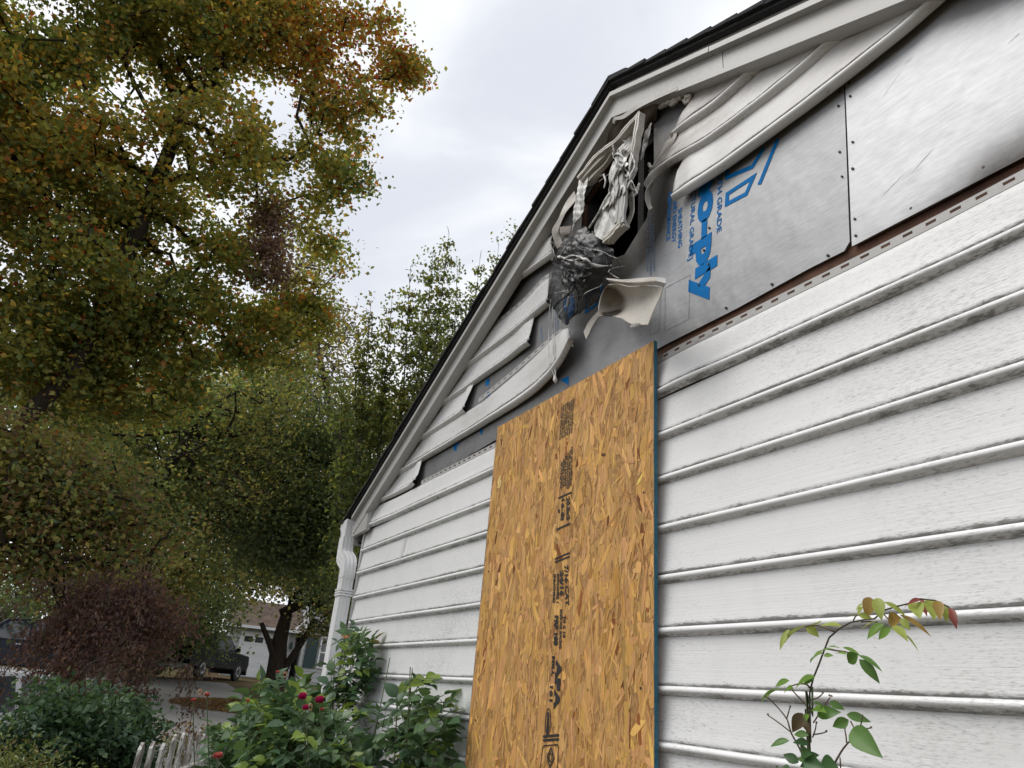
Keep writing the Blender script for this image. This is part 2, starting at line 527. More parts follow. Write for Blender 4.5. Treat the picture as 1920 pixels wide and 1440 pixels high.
# nails along the seam
for k in range(11):
    z = 2.85 + k * .052 + rnd.uniform(-.022, .022)
    for sx in (-.022, .022):
        if rnd.random() < .45: continue
        x = seam_x(z) + sx + rnd.uniform(-.006, .006)
        p = np.array([x, .010 if sx < 0 else .006, z])
        v, f = tube_arrays([p + np.array([0, .003, 0]), p + np.array([0, -.0025, 0])], rnd.uniform(.0026, .0042), 7)
        mesh('nail', v, f, NAIL, pan_mid if sx < 0 else pan_right)
for x, z in ((-1.56, 2.99), (-1.50, 3.20), (-1.51, 3.05), (-1.44, 2.84), (-1.25, 2.835), (-1.05, 2.83), (-1.53, 3.12), (-.62, 2.84), (-.80, 2.835)):
    p = np.array([x, .010, z])
    v, f = tube_arrays([p + np.array([0, .003, 0]), p + np.array([0, -.003, 0])], .0042, 7)
    mesh('nail', v, f, NAIL, pan_mid if x < -.95 else pan_right)

# scuffs and scratches on the bright foil
SCUFF = m_plain('foil_scratch', (.10, .10, .105), .6)
for k in range(26):
    x0_, z0_ = rnd.uniform(-.90, .1), rnd.uniform(2.9, 3.5)
    L_ = rnd.choice((.03, .05, .08, .16, .26)); a_ = math.radians(rnd.gauss(24, 9))
    if z0_ + L_ * math.sin(a_) > rake(x0_ + L_) - .12: continue
    P_ = [(x0_ + L_ * t * math.cos(a_), z0_ + L_ * t * math.sin(a_) + .012 * L_ * math.sin(t * 3)) for t in np.linspace(0, 1, 6)]
    V_ = [(x, .0066, z + s * rnd.uniform(.0002, .0007) * (1 if 0 < i < 5 else .2)) for i, (x, z) in enumerate(P_) for s in (-1, 1)]
    mesh('scratch', V_, [(2 * i, 2 * i + 1, 2 * i + 3, 2 * i + 2) for i in range(5)], SCUFF, pan_right)
# ---- printing
def glyphs(text, offset=0.0, spacing=1.0):
    cu = bpy.data.curves.new('lettering', 'FONT')
    cu.body = text; cu.size = 1.0; cu.offset = offset; cu.space_character = spacing; cu.resolution_u = 3
    ob = bpy.data.objects.new('lettering', cu); COL.objects.link(ob)
    dg = bpy.context.evaluated_depsgraph_get(); dg.update()
    me = bpy.data.meshes.new_from_object(ob.evaluated_get(dg))
    V = np.array([v.co[:2] for v in me.vertices]); F = [tuple(p.vertices) for p in me.polygons]
    bpy.data.objects.remove(ob, do_unlink=True); bpy.data.curves.remove(cu); bpy.data.meshes.remove(me)
    V[:, 0] -= V[:, 0].min()
    return V, F, V[:, 0].max()

def letter(parent, text, a, b, height, y, mat, name='printed_lettering', offset=0.02, cap=.69, spacing=1.0):
    """text whose baseline runs from a to b (x, z) on the plane y; the tops of the letters point to +x"""
    V, F, w = glyphs(text, offset, spacing)
    a, b = np.array(a), np.array(b)
    r = (b - a) / w
    P = np.zeros((len(V), 3))
    P[:, 0] = a[0] + V[:, 0] * r[0] + V[:, 1] * height / cap
    P[:, 2] = a[1] + V[:, 0] * r[1]
    P[:, 1] = y
    return mesh(name, P, [f[::-1] for f in F], mat, parent)

def stroke(parent, pts, w, y, mat, name, closed=False, thick=.0006):
    """mitred band along a polyline on the plane y"""
    pts = [np.array(p, float) for p in pts]
    n = len(pts); V, F = [], []
    for i in range(n):
        a = pts[i - 1] if (i > 0 or closed) else None
        b = pts[(i + 1) % n] if (i < n - 1 or closed) else None
        d1 = (pts[i] - a) if a is not None else (b - pts[i]); d2 = (b - pts[i]) if b is not None else (pts[i] - a)
        d1 = d1 / np.linalg.norm(d1); d2 = d2 / np.linalg.norm(d2)
        n1, n2 = np.array([-d1[1], d1[0]]), np.array([-d2[1], d2[0]])
        m = n1 + n2; m = m / np.linalg.norm(m); k = min(1 / max(m @ n1, .35), 2.2)
        for s in (-1, 1):
            q = pts[i] + m * s * k * w / 2
            V.append((q[0], y, q[1]))
    for i in range(n if closed else n - 1):
        a, b = 2 * i, 2 * ((i + 1) % n)
        F.append((a, a + 1, b + 1, b))
    return mesh(name, V, F, mat, parent)

def px2(pts, y=.01): return [(lambda p: (p[0], p[2]))(at(*p, y)) for p in pts]
YP = .0104
def z5(x, y): return (1200 + x / 3.428, 200 + y / 3.428)
A, B = px2([z5(398, 470), z5(352, 1262)])
letter(pan_mid, 'mo-ply', (A[0] - .0, A[1] + .10), (B[0], B[1] - .02), (.098), YP, INK_BLUE, offset=.055, cap=.72, spacing=.98)
A, B = px2([z5(497, 470), z5(492, 815)])
letter(pan_mid, 'STRENGTH GRADE', (A[0] + .012, A[1] + .16), B, .021, YP, INK_BLUE, offset=.015)
A, B = px2([z5(325, 590), z5(310, 990)])
letter(pan_mid, '[STRUCTURAL GRADE]', (A[0] + .015, A[1] + .13), B, .021, YP, INK_BLUE, offset=.01)
for tx, s_, e_, up in (('SHEATHING', z5(245, 660), z5(243, 912), 0), ('AND ENERGY', z5(214, 590), z5(203, 882), .0), ('PERFORMANCE', z5(180, 560), z5(168, 868), 0)):
    A, B = px2([s_, e_])
    letter(pan_mid, tx, A, B, .021, YP, INK_BLUE, offset=.015)
for k, (s_, e_) in enumerate(((z5(60, 690), z5(62, 1090)), (z5(44, 720), z5(40, 1060)), (z5(76, 760), z5(84, 1060)))):
    A, B = px2([s_, e_])
    letter(pan_mid, ('WEATHER RESISTANT BARRIER', 'NAIL 3 IN OC EDGE 3 IN', 'FOLLOW INSTALLATION')[k], A, B, .012, YP, INK_BLUE_PALE, offset=.01)
def logo(parent, dx=0.0, dz=0.0, clip=False):
    L1 = [z5(560, 385), z5(557, 455), z5(720, 385), z5(795, 265)]
    L2 = [z5(560, 560), z5(556, 625), z5(680, 560), z5(728, 450)]
    L3 = [z5(765, 500), z5(885, 205)]
    for L in (L1, L2, L3):
        P = [(p[0] + dx, p[1] + dz) for p in px2(L)]
        stroke(parent, P, .017, YP, INK_BLUE, 'printed_logo', L is L2)
logo(pan_mid)
stroke(pan_mid, px2([z5(160, 1165), z5(322, 1080), z5(310, 1365), z5(158, 1440)]), .0016, YP, INK_GREY, 'printed_frame', True)
stroke(pan_mid, px2([z5(80, 1215), z5(132, 1195), z5(120, 1440), z5(60, 1470)]), .0016, YP, INK_GREY, 'printed_frame', True)
# second print, half hidden behind the hanging screen
A, B = px2([(1057, 560), (1062, 605)])
letter(pan_mid, 'a', (A[0], A[1]), (B[0], B[1] + .0), .085, YP, INK_BLUE, offset=.045, cap=.55)
stroke(pan_mid, px2([(1098, 585), (1100, 555), (1128, 535), (1125, 565)]), .014, YP, INK_BLUE, 'printed_logo', True)
for k, (s_, e_) in enumerate((((1036, 575), (1038, 622)), ((1042, 570), (1044, 618)), ((1012, 612), (1014, 640)))):
    A, B = px2([s_, e_]); letter(pan_mid if A[0] > -2.44 else pan_left, 'SHEATHING', A, B, .016, YP, INK_BLUE_PALE, offset=.01)
A = px2([(1050, 712), (1066, 705), (1066, 722)])
mesh('printed_mark', [(p[0], YP, p[1]) for p in A], [(0, 1, 2)], INK_BLUE, pan_mid)
for pts in ([q6(1010, 570), q6(1035, 555), q6(1030, 590), q6(1005, 605)], [q6(1005, 500), q6(1030, 485), q6(1028, 520), q6(1003, 535)],
            [q6(965, 805), q6(992, 795), q6(980, 835)], [q6(805, 895), q6(845, 885), q6(845, 893), q6(830, 900), q6(828, 930), q6(812, 930)]):
    mesh('printed_mark', [(p[0], YP, p[2]) for p in pts], [tuple(range(len(pts)))], INK_BLUE, pan_left)
A, B = px2([q for q in ((916, 702), (914, 738))])
letter(pan_left, 'SHEATHING', A, B, .016, YP, INK_BLUE_PALE, offset=.01)

# ---- siding
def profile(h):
    """(height above the lower edge, depth in front of the wall, crest light painted in if negative, else dirt)"""
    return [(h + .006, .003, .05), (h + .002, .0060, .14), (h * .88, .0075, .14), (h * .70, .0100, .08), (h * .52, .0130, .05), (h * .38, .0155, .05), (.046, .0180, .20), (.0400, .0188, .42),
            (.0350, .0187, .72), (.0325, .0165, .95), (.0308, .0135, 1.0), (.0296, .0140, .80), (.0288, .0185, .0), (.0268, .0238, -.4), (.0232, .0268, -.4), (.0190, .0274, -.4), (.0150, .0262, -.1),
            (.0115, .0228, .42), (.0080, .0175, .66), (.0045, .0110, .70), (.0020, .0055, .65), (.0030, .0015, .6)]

def solid_grid(name, G, mat, parent, thick, attrs, label=None, auto=None):
    nu, nv = G.shape[:2]
    P = G.reshape(-1, 3)
    n = len(P)
    f = grid_faces(nu, nv)
    F = [tuple(q) for q in f]
    V = P
    if thick:
        du = np.gradient(G, axis=0); dv = np.gradient(G, axis=1)
        N = np.cross(du, dv); N /= np.maximum(np.linalg.norm(N, axis=2, keepdims=True), 1e-9)
        if N[..., 1].mean() > 0: N = -N
        V = np.vstack([P, P - N.reshape(-1, 3) * thick])
        F += [tuple(q[::-1] + n) for q in f]
        edge = [j for j in range(nv)] + [i * nv + nv - 1 for i in range(1, nu)] + [(nu - 1) * nv + j for j in range(nv - 2, -1, -1)] + [i * nv for i in range(nu - 2, 0, -1)]
        for a, b in zip(edge, edge[1:] + edge[:1]): F.append((a, b, b + n, a + n))
        attrs = {k: np.tile(v, 2) for k, v in attrs.items()}
    return mesh(name, V, F, mat, parent, smooth=True, attrs=attrs, label=label, auto=auto)

def hem(x0, x1, zfun, yfun, parent):
    """slotted nailing strip along the top of a siding board"""
    sh = []
    for i in range(int((x1 - x0) / .06) + 1):
        a, b = x0 + i * .06, min(x0 + i * .06 + .06, x1)
        if b - a < .01: continue
        za, zb_, ya, yb = zfun(a), zfun(b), yfun(a), yfun(b)
        sh.append(bar((a, ya, za + .030), (b, yb, zb_ + .030), .007, .002))
        sh.append(bar((a, ya, za + .012), (b, yb, zb_ + .012), .012, .002))
        sh.append(bar((a + .017, ya, za + .012), (a + .017, ya, za + .030), .034, .0019, up=(0, -1, 0)))
    v, f = join(*sh)
    mesh('nailing_strip', v, f, VINYL_TRIM, parent)

def siding(x0, x1, zb, h, left=None, right=None, warp_y=None, warp_z=None, dirt_and_light=1.0, soot=None, label=None, step=.06, dy=0.0, nail=None, thick=.0015, under=1.0):
    pr = profile(h)
    n = max(int((x1 - x0) / step), 4)
    G = np.zeros((len(pr), n, 3)); D = np.zeros((len(pr), n))
    for j, (dz, dep, dt) in enumerate(pr):
        z = zb + dz
        a = max(x0, left(z)) if left else x0
        b = min(x1, right(z)) if right else x1
        xs = np.linspace(a, max(b, a + .01), n)
        G[j, :, 0] = xs
        G[j, :, 1] = -dep - dy + (warp_y(xs, dz / h) if warp_y else 0)
        G[j, :, 2] = z + (warp_z(xs) if warp_z else 0)
        lane = .16 * np.sin(xs * 1.7 + zb * 9) + .10 * np.sin(xs * 4.3 + zb * 31)
        D[j] = dt * (.62 + .38 * dirt_and_light + lane * (dt > .3)) * (under if dz < .0165 else 1) if dt > 0 else dt
    at_ = {'dirt_and_light': D.ravel()}
    P = G.reshape(-1, 3)
    at_['soot'] = soot(P) if soot else np.zeros(len(P))
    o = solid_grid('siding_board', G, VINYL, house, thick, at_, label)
    if nail: hem(nail[0], nail[1], lambda x: zb + h + (float(warp_z(np.array([x]))[0]) if warp_z else 0), lambda x: -.004 - dy + (float(warp_y(np.array([x]), .98)[0]) if warp_y else 0), o)
    return o

LINES = [.22, .38, .54, .70, .86, 1.02, 1.18, 1.34, 1.50, 1.648, 1.812, 1.968, 2.128, 2.292, 2.446, 2.602, 2.760]
def small(seed, amp=.0025):
    return lambda xs, t: amp * wob(np.stack([xs, xs * 0, xs * 0], 1), 2.5, seed) * (1 - t * .5)
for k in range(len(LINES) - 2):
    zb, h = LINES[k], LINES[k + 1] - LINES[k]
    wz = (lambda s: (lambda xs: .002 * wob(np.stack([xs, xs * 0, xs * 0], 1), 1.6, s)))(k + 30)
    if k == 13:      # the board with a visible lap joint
        siding(WALL_L, -4.02, zb, h, warp_y=small(k), warp_z=wz, dirt_and_light=.9, dy=.0025)
        siding(-4.05, WALL_R, zb, h, warp_y=small(k), warp_z=wz, dirt_and_light=.9)
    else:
        siding(WALL_L, WALL_R, zb, h, warp_y=small(k), warp_z=wz, dirt_and_light=.8 + .3 * (k % 2))
# top intact course, wavy from the heat
zb, h = 2.602, .136
def wyA(xs, t):
    return -.016 * np.exp(-((xs + 1.62) / .16) ** 2) * (1 - abs(t - .45)) - .010 * np.exp(-((xs + 4.55) / .18) ** 2) - .008 * np.exp(-((xs + 4.70) / .04) ** 2) - .006 * np.exp(-((xs + .95) / .2) ** 2) * (1 - t) + small(77, .004)(xs, t)
siding(WALL_L, WALL_R, zb, h, warp_y=wyA, warp_z=lambda xs: .010 * wob(np.stack([xs, xs * 0, xs * 0], 1), 1.3, 91) - .006 * np.exp(-((xs + .85) / .3) ** 2), dirt_and_light=.8, step=.03, nail=(-3.92, WALL_R),
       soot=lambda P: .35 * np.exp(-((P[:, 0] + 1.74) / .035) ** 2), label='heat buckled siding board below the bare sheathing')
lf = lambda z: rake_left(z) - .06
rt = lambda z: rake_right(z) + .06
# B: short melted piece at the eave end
siding(-4.9, -3.94, 2.760, .150, left=lf, right=lambda z: -3.955 + (z - 2.80) * .75, warp_y=lambda xs, t: -.02 * np.exp(-((xs + 3.98) / .07) ** 2) * (1 - t * .3) - .007 * np.exp(-((xs + 4.5) / .05) ** 2) + small(5, .004)(xs, t), dirt_and_light=.5, step=.02, under=.5, label='short melted siding piece at the eave end')
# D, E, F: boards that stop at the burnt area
siding(-4.6, -3.30, 3.060, .150, left=lf, right=lambda z: -3.375 + (z - 3.08) * .45, warp_y=lambda xs, t: -.012 * np.exp(-((xs + 3.36) / .05) ** 2) + small(6, .003)(xs, t), dirt_and_light=.5, step=.03, under=.5)
siding(-4.3, -2.685, 3.208, .150, left=lf, right=lambda z: -2.70 + (z - 3.22) * .12, warp_y=lambda xs, t: -.010 * np.exp(-((xs + 2.75) / .1) ** 2) + small(7, .004)(xs, t), dirt_and_light=.6, step=.03, under=.5, nail=None,
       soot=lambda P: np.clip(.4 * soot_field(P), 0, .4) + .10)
siding(-4.0, -2.545, 3.352, .152, left=lf, warp_y=lambda xs, t: -.018 * np.exp(-((xs + 2.6) / .15) ** 2) * t + small(8, .004)(xs, t), dirt_and_light=.7, step=.03, under=.5, nail=(-3.30, -2.56), soot=lambda P: np.clip(.5 * soot_field(P), 0, .5) + .12,
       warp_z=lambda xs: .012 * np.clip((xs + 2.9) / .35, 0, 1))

def siding_patch(bot, top, h=.155, mat=None, n=48, bulge=0.0, soot=.1, dirt_and_light=.8, label=None, wv=.004, seed=3, name='siding_board', flip=True):
    """a drooping, warped board: lower and upper edge given as 3-D polylines"""
    Bp, Tp = catmull(bot, n), catmull(top, n)
    pr = profile(h)
    G = np.zeros((len(pr), n, 3)); D = np.zeros((len(pr), n))
    for j, (dz, dep, dt) in enumerate(pr):
        t = dz / (h + .006)
        G[j] = Bp * (1 - t) + Tp * t
        if .029 < dz < .033: dep -= .006
        G[j, :, 1] -= dep + bulge * np.exp(-np.linspace(0, 1, n) * 4.0 if flip else -np.linspace(1, 0, n) * 4.0) * math.sin(math.pi * min(max((t - .22) / .78, 0), 1)) + wv * wob(G[j], 9, seed) * .6
        D[j] = dt * (.6 + .4 * dirt_and_light) * (.5 if 0 < dz < .0165 else 1.35 if .029 < dz < .041 else 1)
    P = G.reshape(-1, 3)
    hi = np.clip((np.arange(len(pr))[::-1] / len(pr) - .35) / .65, 0, 1)[:, None] * np.ones((1, n))
    s = np.clip(soot * (1 + wob(P, 6, seed + 1) * .8) * (.5 + 1.6 * hi.ravel()), 0, 1) + .25 * soot_field(P)
    return solid_grid(name, G, mat or VINYL, house, .002, {'dirt_and_light': D.ravel(), 'soot': np.clip(s, 0, .8).ravel()}, label)

# C: long board with a melted, sagging end
cx_b = [-4.45, -3.9, -3.3, -2.9, -2.65, -2.47, -2.34, -2.25]; cz_b = [2.903, 2.903, 2.905, 2.908, 2.914, 2.938, 2.975, 3.03]; cy_ = [0, 0, 0, -.002, -.006, -.018, -.035, -.05]
cx_t = [-4.08, -3.68, -3.2, -2.84, -2.62, -2.48, -2.38, -2.29]; cz_t = [3.062, 3.062, 3.066, 3.102, 3.132, 3.150, 3.152, 3.12]
botC = [(x, y, z) for x, y, z in zip(cx_b, cy_, cz_b)]
topC = [(x, y * .7, z) for x, y, z in zip(cx_t, cy_, cz_t)]
cb = siding_patch(botC, topC, .155, n=70, bulge=.012, flip=False, soot=.10, label='siding board with a melted sagging end under the vent', seed=12)
hem(-3.22, -2.42, lambda x: float(np.interp(x, cx_t, cz_t)) - .006, lambda x: -.012, cb)
# G: sagging piece by the rake
siding_patch([q3(120, 555, -.01), q3(300, 440, -.012), q3(430, 350, -.02), q3(520, 290, -.03)], [q2(310, 1400, -.005), q2(370, 1320, -.008), q2(430, 1270, -.012), q2(500, 1225, -.02)], .16, n=30, bulge=.015, flip=False, soot=.22, label='scorched siding piece sagging under the rake board', seed=15)
# R1-R3: three drooping boards under the near rake
siding_patch([q2(1305, 590, -.014), q2(1420, 510, -.016), q4(150, 610, -.014), q4(330, 450, -.010), q4(520, 280, -.009), q4(800, 30, -.015)],
             [q2(1440, 330, -.015), q2(1520, 175, -.010), q2(1590, 115, -.010), q4(310, 238, -.01), q4(420, 138, -.005), q4(700, -102, -.005)], .155, n=40, bulge=.014, soot=.40, label='topmost drooping scorched siding board under the rake', seed=18)
siding_patch([q2(1130, 915, -.035), q2(1155, 870, -.035), q2(1240, 800, -.010), q2(1390, 710, -.016), q4(120, 800, -.014), q4(500, 520, -.010), q4(800, 270, -.009), q4(1180, -60, -.015)],
             [q2(1200, 760, -.014), q2(1240, 625, -.016), q2(1330, 535, -.014), q2(1440, 465, -.012), q4(250, 508, -.006), q4(560, 228, -.005), q4(760, 48, -.004), q4(1060, -212, -.004)], .155, n=60, bulge=.012, soot=.32, label='middle drooping siding board with a curled tip', seed=21)
siding_patch([q2(1322, 1005, -.010), q2(1400, 960, -.009), q4(0, 1080, -.016), q4(300, 880, -.012), q4(830, 495, -.010), q4(1200, 200, -.016), q4(1700, -240, -.014)],
             [q2(1345, 790, -.010), q2(1430, 640, -.009), q4(90, 778, -.010), q4(400, 548, -.006), q4(830, 208, -.005), q4(1080, 18, -.004), q4(1500, -342, -.004)], .155, n=60, bulge=.006, soot=.22, label='lowest drooping siding board along the bare sheathing', seed=24)

# ---- corner post
mesh('corner_post', *join(box(WALL_L - .012, WALL_L + .020, -.024, .02, .16, 2.66), box(WALL_L - .010, WALL_L + .004, .02, .10, .16, 2.66)), VINYL_TRIM, house)

# ---- rake boards, roof
def para(sgn, o0, o1, s_end, s0=0.0):
    """strip along one roof slope: vertical offsets o0..o1 above the lower rake line"""
    xa, xb = PEAK_X + sgn * s0, PEAK_X + sgn * s_end
    return [(xa, rake(xa) + o0), (xb, rake(xb) + o0), (xb, rake(xb) + o1), (xa, rake(xa) + o1)]
for sgn, end, part in ((-1, 2.98, 'far'), (1, 3.05, 'near')):
    e_f = 2.72 if sgn < 0 else end
    ta = {'soot': None}
    def trim(name, o0, o1, y0, y1, s1, s0=0.0, mat=VINYL_TRIM, parent=house, lab=None):
        V, F = prism([para(sgn, o0, o1, s1, s0)], y0, y1)
        P = np.array(V)
        o = mesh(name, V, F, mat, parent, label=lab)
        s = np.clip(soot_field(P) * .30, 0, 1)
        a = o.data.attributes.new('soot', 'FLOAT', 'POINT'); a.data.foreach_set('value', s.astype(np.float32))
        return o
    trim('rake_moulding', .0, .022, -.078, -.022, e_f)
    if sgn > 0:
        trim('rake_fascia', .0225, .124, -.062, -.012, .66)
        trim('rake_fascia', .0225, .124, -.0605, -.012, end, .662)
        trim('rake_crown', .1245, .150, -.092, -.012, .62)
        trim('rake_crown', .1245, .150, -.090, -.012, end, .622)
    else:
        trim('rake_fascia', .0225, .124, -.062, -.012, end)
        trim('rake_crown', .1245, .150, -.092, -.012, end)
    trim('rake_trim', .1505, .198, -.058, -.012, end + .02)
    trim('drip_edge', .1985, .212, -.090, .02, end + .04, mat=SHINGLE)
    V, F = prism([para(sgn, .165, .197, end)], -.010, DEPTH + .1)
    mesh('roof_deck', V, F, CHAR, house)
    ca = math.cos(math.atan(SLOPE)); sa = math.sin(math.atan(SLOPE))
    n = int((end + .06) / ca / .142) + 1
    for i in range(n):
        s0, s1 = i * .142, i * .142 + .150
        def pt(s, d): return (PEAK_X + sgn * (s * ca + d * sa), RAKE_Z + .213 - s * sa + d * ca)
        q = [pt(s0, .000), pt(s1, .004), pt(s1, .022), pt(s0, .012)]
        if sgn < 0: q = q[::-1]
        v, f = prism([q], -.100 - rnd.uniform(0, .010), DEPTH + .15)
        mesh('shingle', v, f, SHINGLE, house)
mesh('ridge_cap', *prism([[(PEAK_X - .13, RAKE_Z + .165), (PEAK_X, RAKE_Z + .232), (PEAK_X + .13, RAKE_Z + .165), (PEAK_X + .13, RAKE_Z + .178), (PEAK_X, RAKE_Z + .246), (PEAK_X - .13, RAKE_Z + .178)]], -.106, DEPTH + .16), SHINGLE, house)

# cornice return and eave soffit on the far side, gutter, downspout
ret = [(lambda p: (p[0], p[2]))(at(600 + x / 7.2, 940 + y / 7.2, -.06)) for x, y in ((436, 345), (662, 108), (612, 378), (424, 482))]
mesh('cornice_return', *prism([ret[::-1]], -.058, -.030), VINYL_TRIM, house)
mesh('eave_soffit', *box(-5.02, WALL_L - .012, .0, DEPTH, 2.545, 2.56), CHAR, house)
mesh('eave_fascia', *box(-5.045, -5.025, -.03, DEPTH, 2.53, 2.70), VINYL_TRIM, house)
gx, gz = -5.05, 2.585
gut = [(gx, gz), (gx - .085, gz), (gx - .105, gz + .045), (gx - .135, gz + .075), (gx - .135, gz + .115), (gx - .128, gz + .115), (gx - .128, gz + .080),
       (gx - .100, gz + .050), (gx - .080, gz + .006), (gx - .006, gz + .006), (gx - .006, gz + .125), (gx, gz + .125)]
g_o = mesh('gutter', *prism([gut], -.085, DEPTH + .1), ALU_WHITE, house)
cap_ = [(gx + .002, gz - .006), (gx - .088, gz - .006), (gx - .110, gz + .045), (gx - .142, gz + .072), (gx - .142, gz + .120), (gx + .002, gz + .128)]
mesh('end_cap', *prism([cap_], -.096, -.086), ALU_WHITE, g_o)

def rect_profile(w, d, flutes=3):
    """corrugated rectangular pipe section, as (u, v)"""
    P = []
    for side in range(4):
        L, off = (w, d / 2) if side % 2 == 0 else (d, w / 2)
        m = flutes * 4 + 2
        for i in range(m):
            t = i / m
            e = .0028 * (0.5 - 0.5 * math.cos(t * flutes * 2 * math.pi)) * (1 if .08 < t < .92 else 0)
            u, v = -L / 2 + t * L, -(off - e)
            P.append(((u, v), (-v, u), (-u, -v), (v, -u))[side])
    return P
def sweep(path, prof, ripple=None):
    P = np.array(path, float)
    T = np.gradient(P, axis=0); T /= np.linalg.norm(T, axis=1, keepdims=True)
    V, k = [], len(prof)
    for i, (p, t) in enumerate(zip(P, T)):
        v_ = np.array([0, 1.0, 0]); u_ = np.cross(v_, t); u_ /= np.linalg.norm(u_)
        sc = 1 + (ripple[i] if ripple is not None else 0)
        for a, b in prof: V.append(p + u_ * a * sc + v_ * b * sc)
    F = [(i * k + j, i * k + (j + 1) % k, (i + 1) * k + (j + 1) % k, (i + 1) * k + j) for i in range(len(P) - 1) for j in range(k)]
    F += [tuple(range(k))[::-1], tuple((len(P) - 1) * k + j for j in range(k))]
    return V, F
DSX, DSY = -4.905, -.072
prof = rect_profile(.098, .078)
elb = catmull([(gx - .045, DSY + .012, gz + .0), (gx - .045, DSY + .012, gz - .05), (gx - .040, DSY + .012, gz - .10), (gx - .005, DSY + .008, gz - .145), (DSX - .035, DSY + .004, gz - .20), (DSX, DSY, gz - .245), (DSX, DSY, gz - .31)], 44)
rip = np.zeros(44)
for i in range(12, 36): rip[i] = .05 * (i % 2)
V, F = sweep(elb, [(a * 1.06, b * 1.06) for a, b in prof], rip)
ds = mesh('downspout', V, F, ALU_WHITE, house, smooth=True, auto=35)
V, F = sweep([(DSX, DSY, z) for z in np.linspace(gz - .29, .12, 12)], prof)
mesh('pipe', V, F, ALU_WHITE, ds, smooth=True, auto=35)
for dz in (0, .017, .034):
    v, f = join(box(DSX - .056, DSX + .056, DSY - .046, DSY - .038, 2.155 + dz, 2.167 + dz), box(DSX + .050, DSX + .058, DSY - .045, DSY + .06, 2.155 + dz, 2.167 + dz))
    mesh('strap', v, f, ALU_WHITE, ds)

# ---- the burnt gable vent and what hangs from it
def warped_bar(pts, w, d, seed, n=26, amp=.008):
    P = catmull(pts, n); T = np.gradient(P, axis=0); T /= np.linalg.norm(T, axis=1, keepdims=True)
    V, F = [], []
    for k, (p, t) in enumerate(zip(P, T)):
        u = np.array([0, -1.0, 0]); u -= t * (u @ t); u /= np.linalg.norm(u); s = np.cross(t, u)
        wk = w * (1 + .22 * math.sin(k * .9 + seed) * (k / n))
        for i, j in ((-1, -1), (-.2, -1), (-.2, -.6), (.3, -.6), (.3, -1), (1, -1), (1, 1), (-1, 1)):
            V.append(p + s * i * wk / 2 - u * j * d / 2)
    V = np.array(V); V += np.stack([wob(V, 16, seed), wob(V, 16, seed + 1), wob(V, 16, seed + 2)], 1) * amp
    m = 8
    F = [(i * m + j, i * m + (j + 1) % m, (i + 1) * m + (j + 1) % m, (i + 1) * m + j) for i in range(n - 1) for j in range(m)]
    F += [tuple(range(m))[::-1], tuple((n - 1) * m + j for j in range(m))]
    return V, F
vent = mesh('gable_vent', *join(warped_bar([q2(668, 850, -.13), q2(800, 700, -.115), q2(950, 575, -.125), q2(1092, 418, -.12)], .020, .030, 3, amp=.007), warped_bar([q2(692, 866, -.118), q2(830, 716, -.105), q2(1080, 462, -.112)], .022, .022, 5, amp=.008), warped_bar([q2(718, 884, -.108), q2(860, 735, -.095), q2(1060, 505, -.105)], .014, .018, 7, amp=.009)),
            VINYL_BURNT, house, smooth=True, auto=40, label='burnt gable vent frame with melted louvres')
def sub_bar(name, pts, w, d, mat=VINYL_BURNT, parent=vent):
    v, f = warped_bar(pts, w, d, len(parent.children)); return mesh(name, v, f, mat, parent, smooth=True, auto=40)
sub_bar('frame_rail', [q2(1085, 415, -.118), q2(1062, 600, -.115), q2(1040, 740, -.11)], .022, .028)
sub_bar('frame_rail', [q2(1062, 480, -.108), q2(1045, 620, -.10), q2(1030, 790, -.10)], .012, .018)
sheet('melted_stile', [[q2(665, 840, -.118), q2(735, 830, -.115)], [q2(655, 930, -.12), q2(722, 880, -.12)], [q2(640, 1020, -.12), q2(705, 990, -.12)], [q2(632, 1110, -.115), q2(688, 1080, -.115)], [q2(615, 1200, -.11), q2(650, 1140, -.11)]], SILVER, vent, 40, 10, .006, 55, seed=31)
sheet('melted_stile', [[q2(730, 850, -.10), q2(838, 815, -.09)], [q2(735, 880, -.09), q2(800, 850, -.08)], [q2(720, 900, -.085), q2(760, 890, -.08)]], VINYL_BURNT, vent, 14, 12, .006, 40, seed=33)
sub_bar('louvre_bar', [q2(938, 690, -.125), q2(945, 860, -.135), q2(955, 960, -.135), q2(945, 1130, -.14)], .046, .012, VINYL_TRIM)
sub_bar('louvre_bar', [q2(990, 840, -.13), q2(985, 980, -.138), q2(962, 1150, -.145)], .022, .012, VINYL_TRIM)
sub_bar('frame_rail', [q2(845, 1268, -.12), q2(962, 1148, -.14)], .030, .032)
sub_bar('frame_rail', [q2(880, 1275, -.115), q2(985, 1165, -.13)], .012, .028)
sheet('melted_trim', [[q2(1025, 930, -.12), q2(1035, 1000, -.115), q2(1035, 1080, -.11), q2(990, 1180, -.11), q2(880, 1285, -.11)], [q2(1000, 960, -.09), q2(1010, 1010, -.085), q2(1010, 1075, -.08), q2(965, 1160, -.08), q2(870, 1255, -.08)]], VINYL_BURNT, vent, 8, 30, .003, 30, seed=35)
sheet('melted_louvre', [[q2(895, 725, -.13), q2(930, 690, -.13)], [q2(868, 800, -.13), q2(915, 790, -.128)], [q2(866, 860, -.128), q2(915, 850, -.125)], [q2(880, 930, -.125), q2(925, 930, -.12)], [q2(850, 1010, -.125), q2(930, 1020, -.12)],
                        [q2(800, 1110, -.13), q2(935, 1120, -.125)], [q2(765, 1180, -.13), q2(890, 1200, -.125)], [q2(790, 1240, -.13), q2(850, 1275, -.125)]], SILVER, vent, 70, 26, .013, 42, seed=37, stretch=(1, 1, .45))
